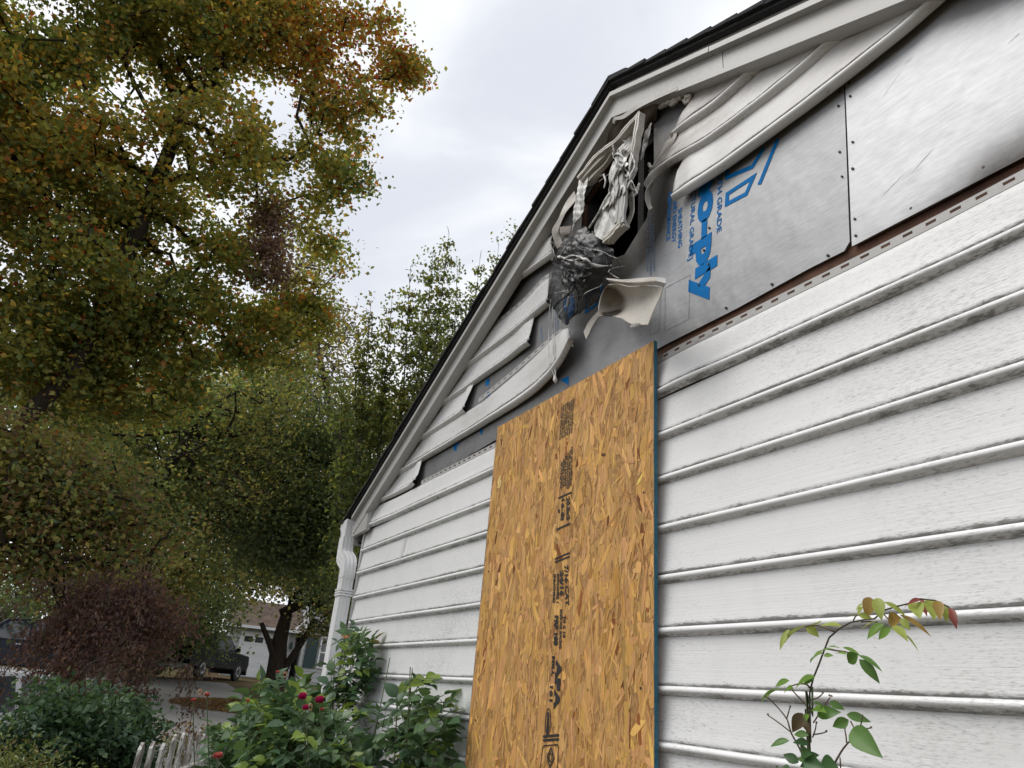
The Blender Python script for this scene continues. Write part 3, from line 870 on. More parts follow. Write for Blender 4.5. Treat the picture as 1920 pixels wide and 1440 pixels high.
sheet('melted_louvre', [[q2(1005, 525, -.108), q2(1048, 495, -.106)], [q2(985, 580, -.108), q2(1045, 560, -.105)], [q2(950, 650, -.115), q2(1040, 620, -.105)], [q2(915, 690, -.125), q2(975, 690, -.115), q2(1030, 670, -.105)]], SILVER, vent, 30, 18, .010, 45, seed=39)
sheet('melted_louvre', [[q2(1030, 740, -.11), q2(1062, 730, -.10)], [q2(1020, 800, -.115), q2(1055, 800, -.105)], [q2(985, 850, -.12), q2(1030, 860, -.11)], [q2(990, 910, -.12), q2(1020, 920, -.11)]], SILVER, vent, 24, 10, .009, 50, seed=40)
sheet('melted_louvre', [[q2(1112, 520, -.09), q2(1162, 470, -.085)], [q2(1098, 580, -.09), q2(1148, 545, -.085)], [q2(1090, 640, -.09), q2(1120, 620, -.085)], [q2(1082, 720, -.09), q2(1098, 690, -.088)]], SILVER, vent, 30, 12, .007, 55, seed=41)
for pts, r in (([q2(905, 690, -.13), q2(930, 678, -.14), q2(965, 700, -.135), q2(985, 740, -.12)], .006), ([q2(975, 735, -.115), q2(1005, 745, -.11), q2(1030, 735, -.11)], .002),
               ([q2(1015, 900, -.115), q2(1040, 930, -.11), q2(1065, 905, -.105), q2(1075, 880, -.10)], .008), ([q2(1020, 970, -.112), q2(1050, 950, -.108), q2(1070, 910, -.104)], .007),
               ([q2(880, 940, -.13), q2(840, 1000, -.135), q2(800, 1080, -.138), q2(735, 1180, -.14)], .006), ([q2(835, 820, -.11), q2(848, 860, -.11), q2(838, 910, -.11)], .005), ([q2(805, 865, -.11), q2(850, 830, -.11), q2(900, 790, -.12)], .0015)):
    v, f = tube_arrays(catmull(pts, 14), np.linspace(r, r * .7, 14), 7)
    mesh('melted_drip', v, f, SILVER, vent, smooth=True)
BURNT_BROWN = m_plain('scorched_brown_vinyl', (.105, .075, .056), .6, var=.5, scale=14, bump=.3)
rv = np.random.default_rng(9)
for k in range(13):
    x0_, y0_ = rv.uniform(860, 1040), rv.uniform(560, 900); L_ = rv.uniform(90, 330); dx_ = rv.uniform(-.45, .12)
    pts_ = [(x0_ + dx_ * L_ * t + 22 * math.sin(t * 5 + k), y0_ + L_ * t, -.125 - .02 * rv.random()) for t in np.linspace(0, 1, 5)]
    if pts_[-1][1] > 1270: continue
    wd = rv.uniform(9, 26)
    sheet('melted_ribbon', [[q2(a, b, c) for a, b, c in pts_], [q2(a + wd * (1 - .5 * i / 4), b + 6, c + .02 * math.sin(i * 2 + k)) for i, (a, b, c) in enumerate(pts_)]], SILVER, vent, 5, 30, .004, 60, seed=80 + k)
def brown(P): return np.full(len(P), .66) + .25 * wob(P, 9, 3)
def tan(P): return np.full(len(P), .32) + .2 * wob(P, 9, 4)
sheet('scorched_flap', [[q2(1200, 352, -.05), q2(1150, 345, -.06), q2(1060, 385, -.06), q2(980, 430, -.055), q2(905, 500, -.05), q2(820, 580, -.05), q2(720, 710, -.05), q2(640, 850, -.05), q2(565, 985, -.05)],
                        [q2(1195, 400, -.02), q2(1120, 450, -.03), q2(1060, 450, -.03), q2(990, 500, -.02), q2(930, 570, -.02), q2(850, 660, -.02), q2(750, 770, -.02), q2(665, 890, -.02), q2(600, 1010, -.02)],
                        [q2(1190, 445, -.0), q2(1120, 500, -.0), q2(1050, 520, -.0), q2(1000, 560, -.0), q2(950, 640, .0), q2(880, 730, .0), q2(780, 830, .0), q2(690, 930, .0), q2(630, 1030, .0)]], BURNT_BROWN, house, 16, 60, .006, 22, seed=43, soot=brown, label='brown scorched soffit flap above the vent')
sheet('melted_moulding', [[q2(895, 470, -.085), q2(900, 435, -.09), q2(960, 415, -.09), q2(1060, 345, -.09), q2(1180, 290, -.085), q2(1330, 225, -.08)], [q2(908, 475, -.085), q2(915, 452, -.09), q2(975, 437, -.09), q2(1070, 370, -.09), q2(1185, 312, -.085), q2(1335, 245, -.08)]], VINYL_TRIM, house, 5, 40, .0, 20, .004, soot=tan)
sheet('melted_siding', [[q2(635, 930, -.10), q2(655, 975, -.09)], [q2(575, 1010, -.11), q2(630, 1010, -.10)], [q2(530, 1110, -.12), q2(575, 1080, -.11)], [q2(485, 1195, -.12), q2(530, 1190, -.11)], [q2(500, 1270, -.10), q2(545, 1240, -.09)], [q2(520, 1320, -.08), q2(560, 1290, -.08)]], VINYL_BURNT, house, 30, 8, .003, 20, seed=45, soot=tan, label='tan melted siding strap hanging beside the vent')
sheet('melted_siding', [[q2(535, 1170, -.06), q2(615, 1160, -.05)], [q2(540, 1210, -.07), q2(608, 1215, -.055)], [q2(560, 1260, -.06), q2(590, 1240, -.05)]], BURNT_BROWN, house, 10, 10, .006, 25, seed=47, soot=brown)
sheet('melted_siding', [[q2(1165, 855, -.06), q2(1125, 910, -.075), q2(1112, 960, -.08), q2(1118, 1010, -.075), q2(1140, 1062, -.06)], [q2(1168, 880, -.04), q2(1150, 930, -.04), q2(1148, 980, -.045), q2(1152, 1020, -.05), q2(1165, 1045, -.05)]], VINYL_BURNT, house, 8, 26, .002, 20, seed=49, soot=tan, label='curled siding tip hanging beside the hole')
sheet('melted_siding', [[q2(1375, 375, -.03), q2(1415, 360, -.025)], [q2(1335, 450, -.035), q2(1352, 455, -.03)], [q2(1300, 560, -.04), q2(1320, 570, -.035)], [q2(1235, 660, -.045), q2(1275, 640, -.035)], [q2(1175, 755, -.05), q2(1210, 720, -.04)], [q2(1140, 800, -.05), q2(1160, 780, -.045)]], VINYL_BURNT, house, 30, 6, .004, 25, seed=51, soot=tan)
for pts, r in (([q2(1215, 360, -.03), q2(1260, 335, -.04), q2(1310, 320, -.04), q2(1370, 290, -.035)], .012), ([q2(1290, 350, -.035), q2(1320, 330, -.04), q2(1345, 300, -.04)], .008), ([q2(1380, 330, -.03), q2(1395, 295, -.04), q2(1418, 290, -.04), q2(1410, 325, -.03), q2(1385, 335, -.03)], .009),
               ([q2(1140, 745, -.03), q2(1155, 770, -.035), q2(1180, 760, -.035)], .006)):
    v, f = tube_arrays(catmull(pts, 16), [r * (1 + .35 * math.sin(i * 1.9)) for i in range(16)], 7)
    mesh('melted_drip', v, f, VINYL_BURNT, house, smooth=True)

def m_screen():
    b = NB('sooty_insect_screen')
    n = b.noise(40, detail=6, rough=.7)
    b.done(b.ramp(n, [(.40, (.016, .016, .018)), (.62, (.045, .045, .050)), (.72, (.20, .20, .21))]), .36, 0, b.bump(n, .35, .006), .6)
    tr = b.t.nodes.new('ShaderNodeBsdfTransparent')
    ms = b.t.nodes.new('ShaderNodeMixShader')
    b.set(ms.inputs[0], b.ramp(b.noise(16, detail=5), [(.35, .28), (.68, .80)]))
    b.t.links.new(tr.outputs[0], ms.inputs[1]); b.t.links.new(b.b.outputs[0], ms.inputs[2])
    b.t.links.new(ms.outputs[0], b.out.inputs['Surface'])
    return b.m
SCREEN = m_screen()
def q3s(x, y, Y=0.0): return q3(x, y, Y * .62)
sheet('insect_screen', [[q3s(585, 175, -.15), q3s(650, 130, -.17), q3s(720, 95, -.15), q3s(800, 160, -.13), q3s(850, 210, -.10)], [q3s(530, 240, -.15), q3s(620, 230, -.18), q3s(700, 200, -.18), q3s(800, 210, -.15), q3s(890, 225, -.09)],
                        [q3s(512, 310, -.15), q3s(610, 310, -.19), q3s(690, 310, -.19), q3s(800, 310, -.15), q3s(908, 300, -.08)], [q3s(490, 400, -.15), q3s(590, 400, -.18), q3s(680, 420, -.18), q3s(790, 410, -.13), q3s(885, 390, -.06)],
                        [q3s(472, 500, -.14), q3s(570, 490, -.16), q3s(660, 500, -.16), q3s(760, 500, -.11), q3s(850, 480, -.05)], [q3s(466, 570, -.12), q3s(540, 575, -.14), q3s(620, 590, -.14), q3s(720, 580, -.09), q3s(810, 600, -.04)],
                        [q3s(500, 640, -.10), q3s(560, 680, -.12), q3s(600, 700, -.12), q3s(650, 660, -.08), q3s(700, 640, -.04)], [q3s(545, 710, -.09), q3s(570, 740, -.10), q3s(592, 755, -.10), q3s(600, 720, -.08), q3s(615, 700, -.05)]],
      SCREEN, vent, 90, 80, .009, 15, .0012, seed=53, ridge=True, holes=.30)
sheet('insect_screen', [[q3s(600, 200, -.21), q3s(680, 160, -.21), q3s(760, 190, -.18)], [q3s(560, 300, -.21), q3s(680, 290, -.22), q3s(780, 280, -.18)], [q3s(540, 420, -.20), q3s(650, 400, -.21), q3s(760, 400, -.16)], [q3s(560, 500, -.17), q3s(640, 510, -.18), q3s(720, 480, -.13)]],
      SCREEN, vent, 80, 80, .010, 18, .0012, seed=54, ridge=True, holes=.05)
for k in range(9):
    x0_, y0_ = rv.uniform(510, 820), rv.uniform(180, 480); L_ = rv.uniform(80, 230); a_ = rv.uniform(.3, 2.6)
    pts_ = [(x0_ + math.cos(a_) * L_ * t + 16 * math.sin(t * 6 + k), y0_ + math.sin(a_) * L_ * t, -.20 - .03 * rv.random()) for t in np.linspace(0, 1, 5)]
    wd = rv.uniform(6, 18)
    sheet('screen_fold', [[q3s(a, b, c) for a, b, c in pts_], [q3s(a + wd * math.sin(a_), b - wd * math.cos(a_), c + .03) for a, b, c in pts_]], SCREEN if k % 4 else SILVER, vent, 6, 26, .006, 45, .001, seed=120 + k)
for pts, r in (([q3s(525, 293, -.21), q3s(580, 300, -.22), q3s(640, 285, -.225), q3s(720, 320, -.22), q3s(790, 355, -.17), q3s(890, 352, -.11)], .007), ([q3s(560, 300, -.215), q3s(620, 320, -.22), q3s(700, 305, -.225), q3s(750, 330, -.22)], .006),
               ([q3s(590, 420, -.2), q3s(598, 520, -.17), q3s(590, 640, -.14), q3s(575, 740, -.11)], .006)):
    v, f = tube_arrays(catmull(pts, 20), [r * (.7 + .4 * math.sin(i * 1.3)) for i in range(20)], 6)
    mesh('melted_drip', v, f, SILVER, vent, smooth=True)
for pts in ([q3s(598, 745, -.10), q3s(600, 800, -.09), q3s(606, 850, -.085), q3s(630, 905, -.08)], [q3s(478, 580, -.11), q3s(466, 700, -.10), q3s(464, 850, -.09), q3s(470, 1000, -.08), q3s(505, 1110, -.06)], [q3s(490, 620, -.11), q3s(492, 850, -.09), q3s(508, 1110, -.06)],
            [q3s(500, 640, -.10), q3s(506, 900, -.085), q3s(512, 1110, -.06)], [q3s(875, 400, -.08), q3s(910, 425, -.10), q3s(940, 440, -.15)]):
    v, f = tube_arrays(catmull(pts, 18), .0016, 5)
    mesh('melted_strand', v, f, SILVER, vent, smooth=True)
v, f = tube_arrays([q3s(505, 1095, -.06), q3s(508, 1125, -.06), q3s(511, 1148, -.06)], [.005, .011, .004], 8)
mesh('melted_drip', v, f, VINYL_BURNT, vent, smooth=True)
for k in range(26):
    x0_, y0_ = rv.uniform(500, 860), rv.uniform(200, 620); a_ = rv.uniform(0, 6.28); L_ = rv.uniform(40, 190)
    pts_ = [q3s(x0_ + math.cos(a_) * L_ * t + 14 * math.sin(t * 7 + k), y0_ + math.sin(a_) * L_ * t + 30 * t * t, -.14 - .10 * rv.random()) for t in np.linspace(0, 1, 5)]
    v, f = tube_arrays(catmull(pts_, 16), np.linspace(.0022, .0008, 16), 5)
    mesh('melted_strand', v, f, SILVER if k % 3 == 0 else CHAR, vent, smooth=True)
def spot(P):
    c = q3(885, 585, -.10)
    d = np.linalg.norm((P - c) * np.array([1, .6, .55]), axis=1)
    e = q3(880, 680, -.09); d2 = np.linalg.norm((P - e) * np.array([.5, .6, 1.2]), axis=1)
    return np.clip(1.25 - d / .05, 0, 1.0) + np.clip(.8 - d2 / .06, 0, .7) + .14
sheet('hanging_siding', [[q3(862, 480, -.14), q3(930, 478, -.14), q3(1010, 495, -.15), q3(1120, 492, -.18), q3(1238, 500, -.22)], [q3(825, 545, -.12), q3(910, 550, -.065), q3(1000, 570, -.07), q3(1100, 570, -.12), q3(1215, 560, -.21)],
                         [q3(805, 620, -.12), q3(890, 630, -.05), q3(980, 640, -.06), q3(1080, 640, -.12), q3(1180, 640, -.21)], [q3(798, 695, -.13), q3(880, 690, -.10), q3(950, 705, -.11), q3(1020, 745, -.15), q3(1135, 752, -.21)]],
      VINYL_BURNT, house, 30, 40, .003, 18, .003, seed=55, soot=spot, label='curled scrap of siding with a soot spot hanging above the board')
sheet('hanging_siding', [[q3(850, 436, -.13), q3(960, 446, -.17), q3(1060, 438, -.19), q3(1185, 430, -.215)], [q3(860, 448, -.15), q3(960, 462, -.19), q3(1070, 465, -.21), q3(1190, 455, -.235)], [q3(870, 462, -.13), q3(965, 480, -.17), q3(1075, 488, -.19), q3(1190, 482, -.215)]],
      VINYL_BURNT, house, 10, 30, .001, 20, .003, seed=57, soot=tan)
sheet('hanging_siding', [[q3(1182, 430, -.214), q3(1252, 436, -.222)], [q3(1188, 456, -.236), q3(1252, 470, -.242)], [q3(1190, 484, -.214), q3(1240, 500, -.222)]], VINYL_TRIM, house, 8, 8, .001, 20, .003, seed=58)
sheet('hanging_siding', [[q3(700, 800, -.06), q3(715, 850, -.06)], [q3(735, 730, -.07), q3(770, 740, -.065)], [q3(790, 665, -.08), q3(815, 680, -.075)], [q3(830, 630, -.085), q3(845, 640, -.08)]], VINYL_BURNT, house, 20, 6, .002, 20, .002, seed=59, soot=tan)
sheet('hanging_siding', [[q3(1005, 770, -.16), q3(1070, 765, -.18)], [q3(1020, 745, -.165), q3(1075, 740, -.19)]], VINYL_TRIM, house, 6, 10, .006, 60, .003, seed=60, soot=tan)
# ------------------------------------------------------------------ strand board over the window
YO = -.050
oTL, oTR = at(933, 800, YO), at(1226, 641, YO)
ox0, ox1, oz1 = oTL[0], oTR[0], (oTL[2] + oTR[2]) / 2
oz0 = oz1 - 2.44
osb = empty('strand_board', ((ox0 + ox1) / 2, YO, oz0), 'tall tan strand board with black stamps and a blue edge fixed over the wall', 'board')
STRAND = (lambda b: b.done(b.mix(b.ramp(b.noise(55, (3.2, 1, .22), detail=7, rough=.75), [(.38, .7), (.58, 0.0)]), b.attr('col', 'Color'), b.mix(1.0, b.attr('col', 'Color'), (.62, .55, .46), 'MULTIPLY')), .62, 0,
                           b.bump(b.noise(50, (3, 1, .3), detail=5), .35, .002), .3))(NB('wood_strands'))
BOARD_CORE = m_plain('strand_board_core', (.36, .19, .065), .8, var=.35, scale=50, bump=.4)
EDGE_BLUE = m_plain('teal_blue_edge_paint', (.022, .115, .17), .7, var=.25, scale=60, bump=.4)
mesh('panel', *box(ox0, ox1, YO, YO + .014, oz0, oz1), BOARD_CORE, osb)
ed = []
mesh('painted_edge', *box(ox1 + .0002, ox1 + .0016, YO - .0008, YO + .0142, oz0, oz1 + .0012), EDGE_BLUE, osb)
mesh('painted_edge', *box(ox0 - .0016, ox0 - .0002, YO - .0008, YO + .0142, oz0, oz1 + .0012), EDGE_BLUE, osb)
def strands(n, zlo, zhi, seed, base, big=1.0, lift=0.0, spread=.26):
    r = np.random.default_rng(seed)
    V, F, C = [], [], []
    for i in range(n):
        cx, cz = r.uniform(ox0, ox1), r.uniform(zlo, zhi)
        L = min(max(r.gamma(3.0, .026), .02), .20) * big; Wd = min(max(r.gamma(2.4, .0062), .003), .045) * big
        ang = r.normal(0, spread)
        if r.random() < .16: ang = r.uniform(-1.5, 1.5); L *= .6
        ca, sa = math.cos(ang), math.sin(ang)
        tilt_l, tilt_w = r.normal(0, .003), r.normal(0, .016)
        off = .0003 + lift + (i / n) * .0006
        c = base * np.exp(r.normal(0, .13)) * np.array([1, r.uniform(.92, 1.06), r.uniform(.75, 1.2)])
        t = r.random()
        if t < .018: c = np.array([.24, .080, .020]) * r.uniform(.6, 1.4)
        elif t < .09: c = c * np.array([.74, .66, .56])
        elif t < .24: c = np.minimum(c * 1.2, .85)
        w1, w2 = r.uniform(.25, .5), r.uniform(.25, .5)
        sx = [(-.5, r.uniform(-.45, .2)), (-.5 + r.uniform(0, .22), w1), (r.uniform(-.2, .2), .5 + r.uniform(-.2, .12)), (.5 - r.uniform(0, .3), w2), (.5, r.uniform(-.3, .4)), (.5 - r.uniform(.02, .3), -w1), (r.uniform(-.2, .2), -.5 + r.uniform(-.12, .2)), (-.5 + r.uniform(0, .25), -w2)]
        b0 = len(V)
        for a, w in sx:
            a *= L; w *= Wd
            x, z = cx + w * ca + a * sa, cz + a * ca - w * sa
            x = min(max(x, ox0), ox1); z = min(max(z, oz0), oz1)
            V.append((x, YO - off - abs(a * tilt_l) - abs(w * tilt_w) * .5 - w * tilt_w, z))
            C.append(c)
        F.append(tuple(range(b0, b0 + 8)))
    return V, F, np.array(C)
TAN = np.array([.60, .340, .118])
for zl, zh, k in ((1.0, oz1 + .01, 1.0), (oz0, 1.04, .75)):
    V1, F1, C1 = strands(int(2600 * k), zl, zh, 5 + int(k), TAN * .92, 1.3)
    V2, F2, C2 = strands(int(1900 * k), zl, zh, 7 + int(k), TAN * 1.05, .85, .0007, .34)
    V, F = join((V1, F1), (V2, F2))
    mesh('wood_strands', V, F, STRAND, osb, kind='stuff', col=np.vstack([C1, C2]))
YS = YO - .0034
def stamp(text, p, q, h, off=.02, spacing=1.0):
    A, B = px2([p, q], YS)
    letter(osb, text, A, B, h * 1.12, YS, INK_BLACK, 'stamped_lettering', off + .022, spacing=spacing)
def dash(p, q, w):
    stroke(osb, px2([p, q], YS), w, YS, INK_BLACK, 'stamped_bar')
# small print block one and two (tiny, illegible lines), then the size marks
for k in range(7):
    x = 1072 - k * 3.6
    stamp(('EXPOSURE 1 SHEATHING SPAN', 'STRENGTH AXIS THIS WAY', 'SIZED FOR SPACING', 'MILL NUMBER PANEL', 'ROOF 24 SUBFLOOR 16', 'INSTALL WITH GAP', 'ALLOW EDGE SPACE')[k], (x + 2, 748 + k * 2.2), (x - 2, 812 + k * 2.2), .0075, .03)
for k in range(6):
    x = 1070 - k * 3.8
    stamp(('KEEP DRY STORE FLAT', 'THIS SIDE DOWN', 'CONSTRUCTION', 'SPAN RATING', 'SIZED FOR', 'SPACING')[k], (x + 1, 838 + k * 5.5), (x - 1, 912 + (k % 3) * 2), .0078, .03)
dash((1046, 934), (1071, 923), .007); dash((1043, 993), (1069, 981), .007)
stamp('20.5x2', (1062, 932), (1062, 975), .018, .03); stamp('16-SI', (1053, 936), (1051, 976), .016, .03); stamp('0', (1046, 955), (1046, 962), .012, .02)
dash((1040, 1048), (1068, 1036), .006); dash((1040, 1054), (1068, 1043), .006)
stamp('7/16 CAT', (1058, 1060), (1060, 1136), .020, .012)
stamp('24/16', (1050, 1070), (1050, 1118), .018, .03); stamp('EXPOSURE 1', (1044, 1076), (1043, 1130), .012, .03); stamp('SHEATHING', (1037.5, 1076), (1036.5, 1130), .012, .03)
stamp('SIZED FOR SPACING', (1050, 1142), (1048, 1216), .012, .03); stamp('PS 2 10', (1056, 1156), (1055, 1196), .012, .03); stamp('PRP 108', (1040, 1154), (1038, 1210), .020, .04)
# association mark
stamp('APA', (1043, 1236), (1038, 1330), .028, .05, 1.15)
stamp('MILL', (1035, 1230), (1034, 1268), .015, .02); stamp('151', (1031, 1286), (1030, 1315), .015, .02)
dash((1031, 1248), (1026, 1315), .0018); dash((1033, 1248), (1032, 1275), .0012)
oc = px2([(1027, 1352)], YS)[0]
stroke(osb, [(oc[0] + .016 * math.sin(a), oc[1] + .040 * math.cos(a)) for a in np.linspace(0, 2 * math.pi, 19)[:-1]], .004, YS, INK_BLACK, 'stamped_oval', True)
stroke(osb, [(oc[0], oc[1] - .045), (oc[0], oc[1] + .028)], .012, YS - .0003, INK_BLACK, 'stamped_bar')
dash((1018, 1381), (1048, 1378), .008); dash((1018, 1388), (1048, 1386), .008)
stroke(osb, px2([(1013, 1440), (1017, 1402), (1020, 1398), (1045, 1396), (1047, 1402), (1045, 1440)], YS), .0035, YS, INK_BLACK, 'stamped_frame')
oc = px2([(1032, 1420)], YS)[0]
stroke(osb, [(oc[0], oc[1] + .030), (oc[0] + .020, oc[1]), (oc[0], oc[1] - .030), (oc[0] - .020, oc[1])], .006, YS, INK_BLACK, 'stamped_emblem', True)
stroke(osb, [(oc[0] + .008 * math.sin(a), oc[1] + .013 * math.cos(a)) for a in np.linspace(0, 2 * math.pi, 11)[:-1]], .004, YS - .0003, INK_BLACK, 'stamped_emblem', True)
SCREW = m_plain('screw_head', (.06, .055, .05), .5, .6)
for x, z in ((ox0 + .05, oz1 - .06), (ox1 - .28, oz1 - .36), (ox1 - .05, oz1 - .55), (ox0 + .05, oz1 - .7), (ox1 - .06, oz1 - 1.15), (ox0 + .06, oz1 - 1.3)):
    v, f = tube_arrays([(x, YO, z), (x, YO - .003, z)], .004, 8)
    mesh('screw', v, f, SCREW, osb)

# ------------------------------------------------------------------ ground and road
def gz_(x, y):
    t = np.clip((-x - 13.0) / 27.0, 0, 1.6)
    base = 1.62 * t
    return base + .05 * np.sin(x * .37 + 1.1) * np.sin(y * .31) * np.clip((-x - 5) / 8, 0, 1)
def ground_sheet(name, xs, ys, lift, mat, mask=None, kind='structure'):
    X, Y = np.meshgrid(xs, ys, indexing='ij')
    Z = gz_(X, Y) + lift
    V = np.stack([X, Y, Z], 2).reshape(-1, 3)
    o = mesh(name, V, grid_faces(len(xs), len(ys)), mat, None, smooth=True)
    tag(o, None, None, None, kind)
    return o
def m_ground():
    b = NB('lawn_and_soil')
    n = b.noise(.6, detail=6, rough=.6); f = b.noise(22, detail=6, rough=.7)
    c = b.ramp(n, [(.35, (.045, .055, .018)), (.5, (.06, .05, .025)), (.65, (.085, .055, .03))])
    c = b.mix(b.math('MULTIPLY', f, .6), c, (.13, .08, .035))
    return b.done(c, .95, 0, b.bump(f, .8, .03), .1)
GROUND = m_ground()
ASPHALT = (lambda b: b.done(b.mix(b.ramp(b.noise(.5, detail=6), [(.4, 0.0), (.7, .6)]), b.ramp(b.noise(70, detail=4), [(.3, (.17, .167, .165)), (.7, (.27, .265, .26))]), (.24, .22, .19)), .9, 0, b.bump(b.noise(90), .4, .01), .2))(NB('worn_asphalt'))
ground_sheet('ground', np.concatenate([np.linspace(-260, -70, 12), np.linspace(-66, 20, 44), np.linspace(30, 120, 5)]), np.concatenate([np.linspace(-150, -45, 6), np.linspace(-40, 60, 51), np.linspace(70, 160, 5)]), -.02, GROUND)
ground_sheet('road', np.linspace(-34, -9.2, 32), np.linspace(-32, 4.2, 40), .004, ASPHALT)

# ------------------------------------------------------------------ leaves, trees and shrubs
LEAF = m_leaf('tree_leaves', .5, .55)
LEAF_GLOSS = m_leaf('shrub_leaves', .38, .25)
BARK_DARK = m_bark('dark_bark', (.045, .036, .028))
BARK_GREY = m_bark('grey_bark', (.13, .11, .09))

def leaf_cloud(centres, per, sigma, size, colour, seed, flat=.6, droop=.0, aspect=.72):
    """many small folded leaf blades round the twig ends; returns vertices, faces, colours"""
    r = np.random.default_rng(seed)
    C = np.repeat(np.asarray(centres), per, axis=0)
    n = len(C)
    d = r.normal(size=(n, 3)) * np.array([sigma, sigma, sigma * flat])
    P = C + d
    nrm = r.normal(size=(n, 3)) * .75 + np.array([0, 0, .75]); nrm /= np.linalg.norm(nrm, axis=1, keepdims=True)
    t = r.normal(size=(n, 3)) + np.array([0, 0, -droop * 2]); t -= nrm * (t * nrm).sum(1, keepdims=True); t /= np.linalg.norm(t, axis=1, keepdims=True)
    s = np.cross(nrm, t)
    L = size * r.uniform(.65, 1.25, (n, 1)); W = L * aspect
    fold = L * r.uniform(.02, .22, (n, 1))
    v0 = P - t * L * .5
    v1 = P + s * W * .5 + nrm * fold - t * L * .08
    v2 = P + t * L * .5 - nrm * L * .12
    v3 = P - s * W * .5 + nrm * fold - t * L * .08
    V = np.stack([v0, v1, v2, v3], 1).reshape(-1, 3)
    i = np.arange(n) * 4
    F = np.concatenate([np.stack([i, i + 1, i + 2], 1), np.stack([i, i + 2, i + 3], 1)])
    col = colour(P, r)
    return V, F, np.repeat(col, 4, axis=0)

def palette(cols, weights, P, r, freq=.9, seed=1, jitter=.28, mixn=.6, gain=1.35, desat=.14):
    """leaf colour that changes in drifts through a crown"""
    cols = np.array(cols)
    n = len(P)
    w = np.array([wob(P, freq, seed * 17 + k) * mixn + math.log(max(weights[k], 1e-3)) * .5 + r.gumbel(size=n) * .28 for k in range(len(cols))])
    k = w.argmax(0)
    c = cols[k] * r.uniform(1 - jitter, 1 + jitter, (n, 1)) * gain
    return np.clip(c * (1 - desat) + desat * c.mean(1, keepdims=True), 0, 1)

def branches(trunk, targets, seed, tip=.006, seg=.45, wander=.12, power=2.4, r_max=None, up=.0):
    """limbs that reach every twig end from a trunk line; returns tubes joined into one mesh"""
    r = np.random.default_rng(seed)
    N = [np.array(p, float) for p in trunk]; par = [-1] + list(range(len(trunk) - 1))
    order = np.argsort(np.linalg.norm(np.asarray(targets) - N[-1], axis=1))
    for q in np.asarray(targets)[order]:
        A = np.array(N)
        D = np.linalg.norm(A - q, axis=1) + .5 * np.maximum(A[:, 2] - q[2], 0)
        i = int(D.argmin())
        a = N[i]; L = np.linalg.norm(q - a)
        k = max(int(L / seg), 1)
        last = i
        for j in range(1, k + 1):
            t = j / k
            p = a * (1 - t) + q * t
            if j < k: p = p + r.normal(size=3) * wander * min(L, 1.2) * .35 + np.array([0, 0, up * L * math.sin(math.pi * t)])
            N.append(p); par.append(last); last = len(N) - 1
    n = len(N); acc = np.zeros(n); kids = np.zeros(n, int)
    for i in range(n):
        if par[i] >= 0: kids[par[i]] += 1
    rad = np.zeros(n)
    for i in range(n - 1, -1, -1):
        rad[i] = max(acc[i], tip ** power) ** (1 / power)
        if par[i] >= 0: acc[par[i]] += rad[i] ** power
    if r_max: rad *= min(1.0, r_max / rad[0]) if rad[0] > r_max else 1.0
    return np.array(N), par, rad

def limbs_mesh(N, par, rad, k=5, lo=0.0):
    V, F = [], []
    ang = np.arange(k) * 2 * math.pi / k
    for i in range(1, len(N)):
        p = par[i]
        if p < 0 or rad[i] < lo: continue
        a, b = N[p], N[i]
        t = b - a; L = np.linalg.norm(t)
        if L < 1e-6: continue
        t /= L
        u = np.cross(t, [.3, .5, .81]); u /= max(np.linalg.norm(u), 1e-6); w = np.cross(t, u)
        ra = min(rad[p], rad[i] * 1.6)
        b0 = len(V)
        for q, rr in ((a - t * ra * .3, ra), (b, rad[i])):
            V.extend(q + (u * math.cos(x) + w * math.sin(x)) * rr for x in ang)
        F.extend((b0 + j, b0 + (j + 1) % k, b0 + k + (j + 1) % k, b0 + k + j) for j in range(k))
    return V, F

def in_blobs(blobs, n, seed, hollow=.0):
    """n points spread through ellipsoids (centre, radii, weight)"""
    r = np.random.default_rng(seed)
    w = np.array([b[2] if len(b) > 2 else b[1][0] * b[1][1] * b[1][2] for b in blobs], float); w /= w.sum()
    out = []
    for b, c in zip(blobs, (w * n).round().astype(int)):
        d = r.normal(size=(c, 3)); d /= np.linalg.norm(d, axis=1, keepdims=True)
        rr = (hollow ** 3 + r.random((c, 1)) * (1 - hollow ** 3)) ** (1 / 3)
        out.append(np.array(b[0]) + d * rr * np.array(b[1]))
    return np.vstack(out)

def tree(name, label, base, trunk, blobs, clusters, per, sigma, size, colour, seed, bark, cat='tree', group=None, leaf_mat=None, tip=.006, hollow=.35, flat=.6, droop=0, wander=.12, lo=0.0, bare=0, aspect=.72, r_max=None, gaps=-.35, gf=1.8, points=None):
    root = empty(name, base, label, cat, group)
    T = in_blobs(blobs, int(clusters * (1.0 + max(0, gaps + .75) * .55)), seed, hollow)
    T = T[wob(T, gf, seed + 5) > gaps] if points is None else np.asarray(points)
    extra = in_blobs(blobs, bare, seed + 3, .6) if bare else np.zeros((0, 3))
    N, par, rad = branches(trunk, np.vstack([T, extra]), seed, tip, wander=wander, r_max=r_max)
    V, F = limbs_mesh(N, par, rad, lo=lo)
    mesh('trunk', V, F, bark, root, smooth=True)
    V, F, C = leaf_cloud(T, per, sigma, size, colour, seed + 1, flat, droop, aspect)
    mesh('crown', V, F, leaf_mat or LEAF, root, col=C, kind='stuff')
    return root

def B(px, py, d, rx, ry, rz, w=None):
    """crown lobe whose middle is seen at (px, py), d metres away"""
    p = far(px, py, d)
    return (p, (rx, ry, rz)) if w is None else (p, (rx, ry, rz), w)
def foot(px, d):
    p = far(px, 1250, d); return np.array([p[0], p[1], float(gz_(p[0], p[1]))])

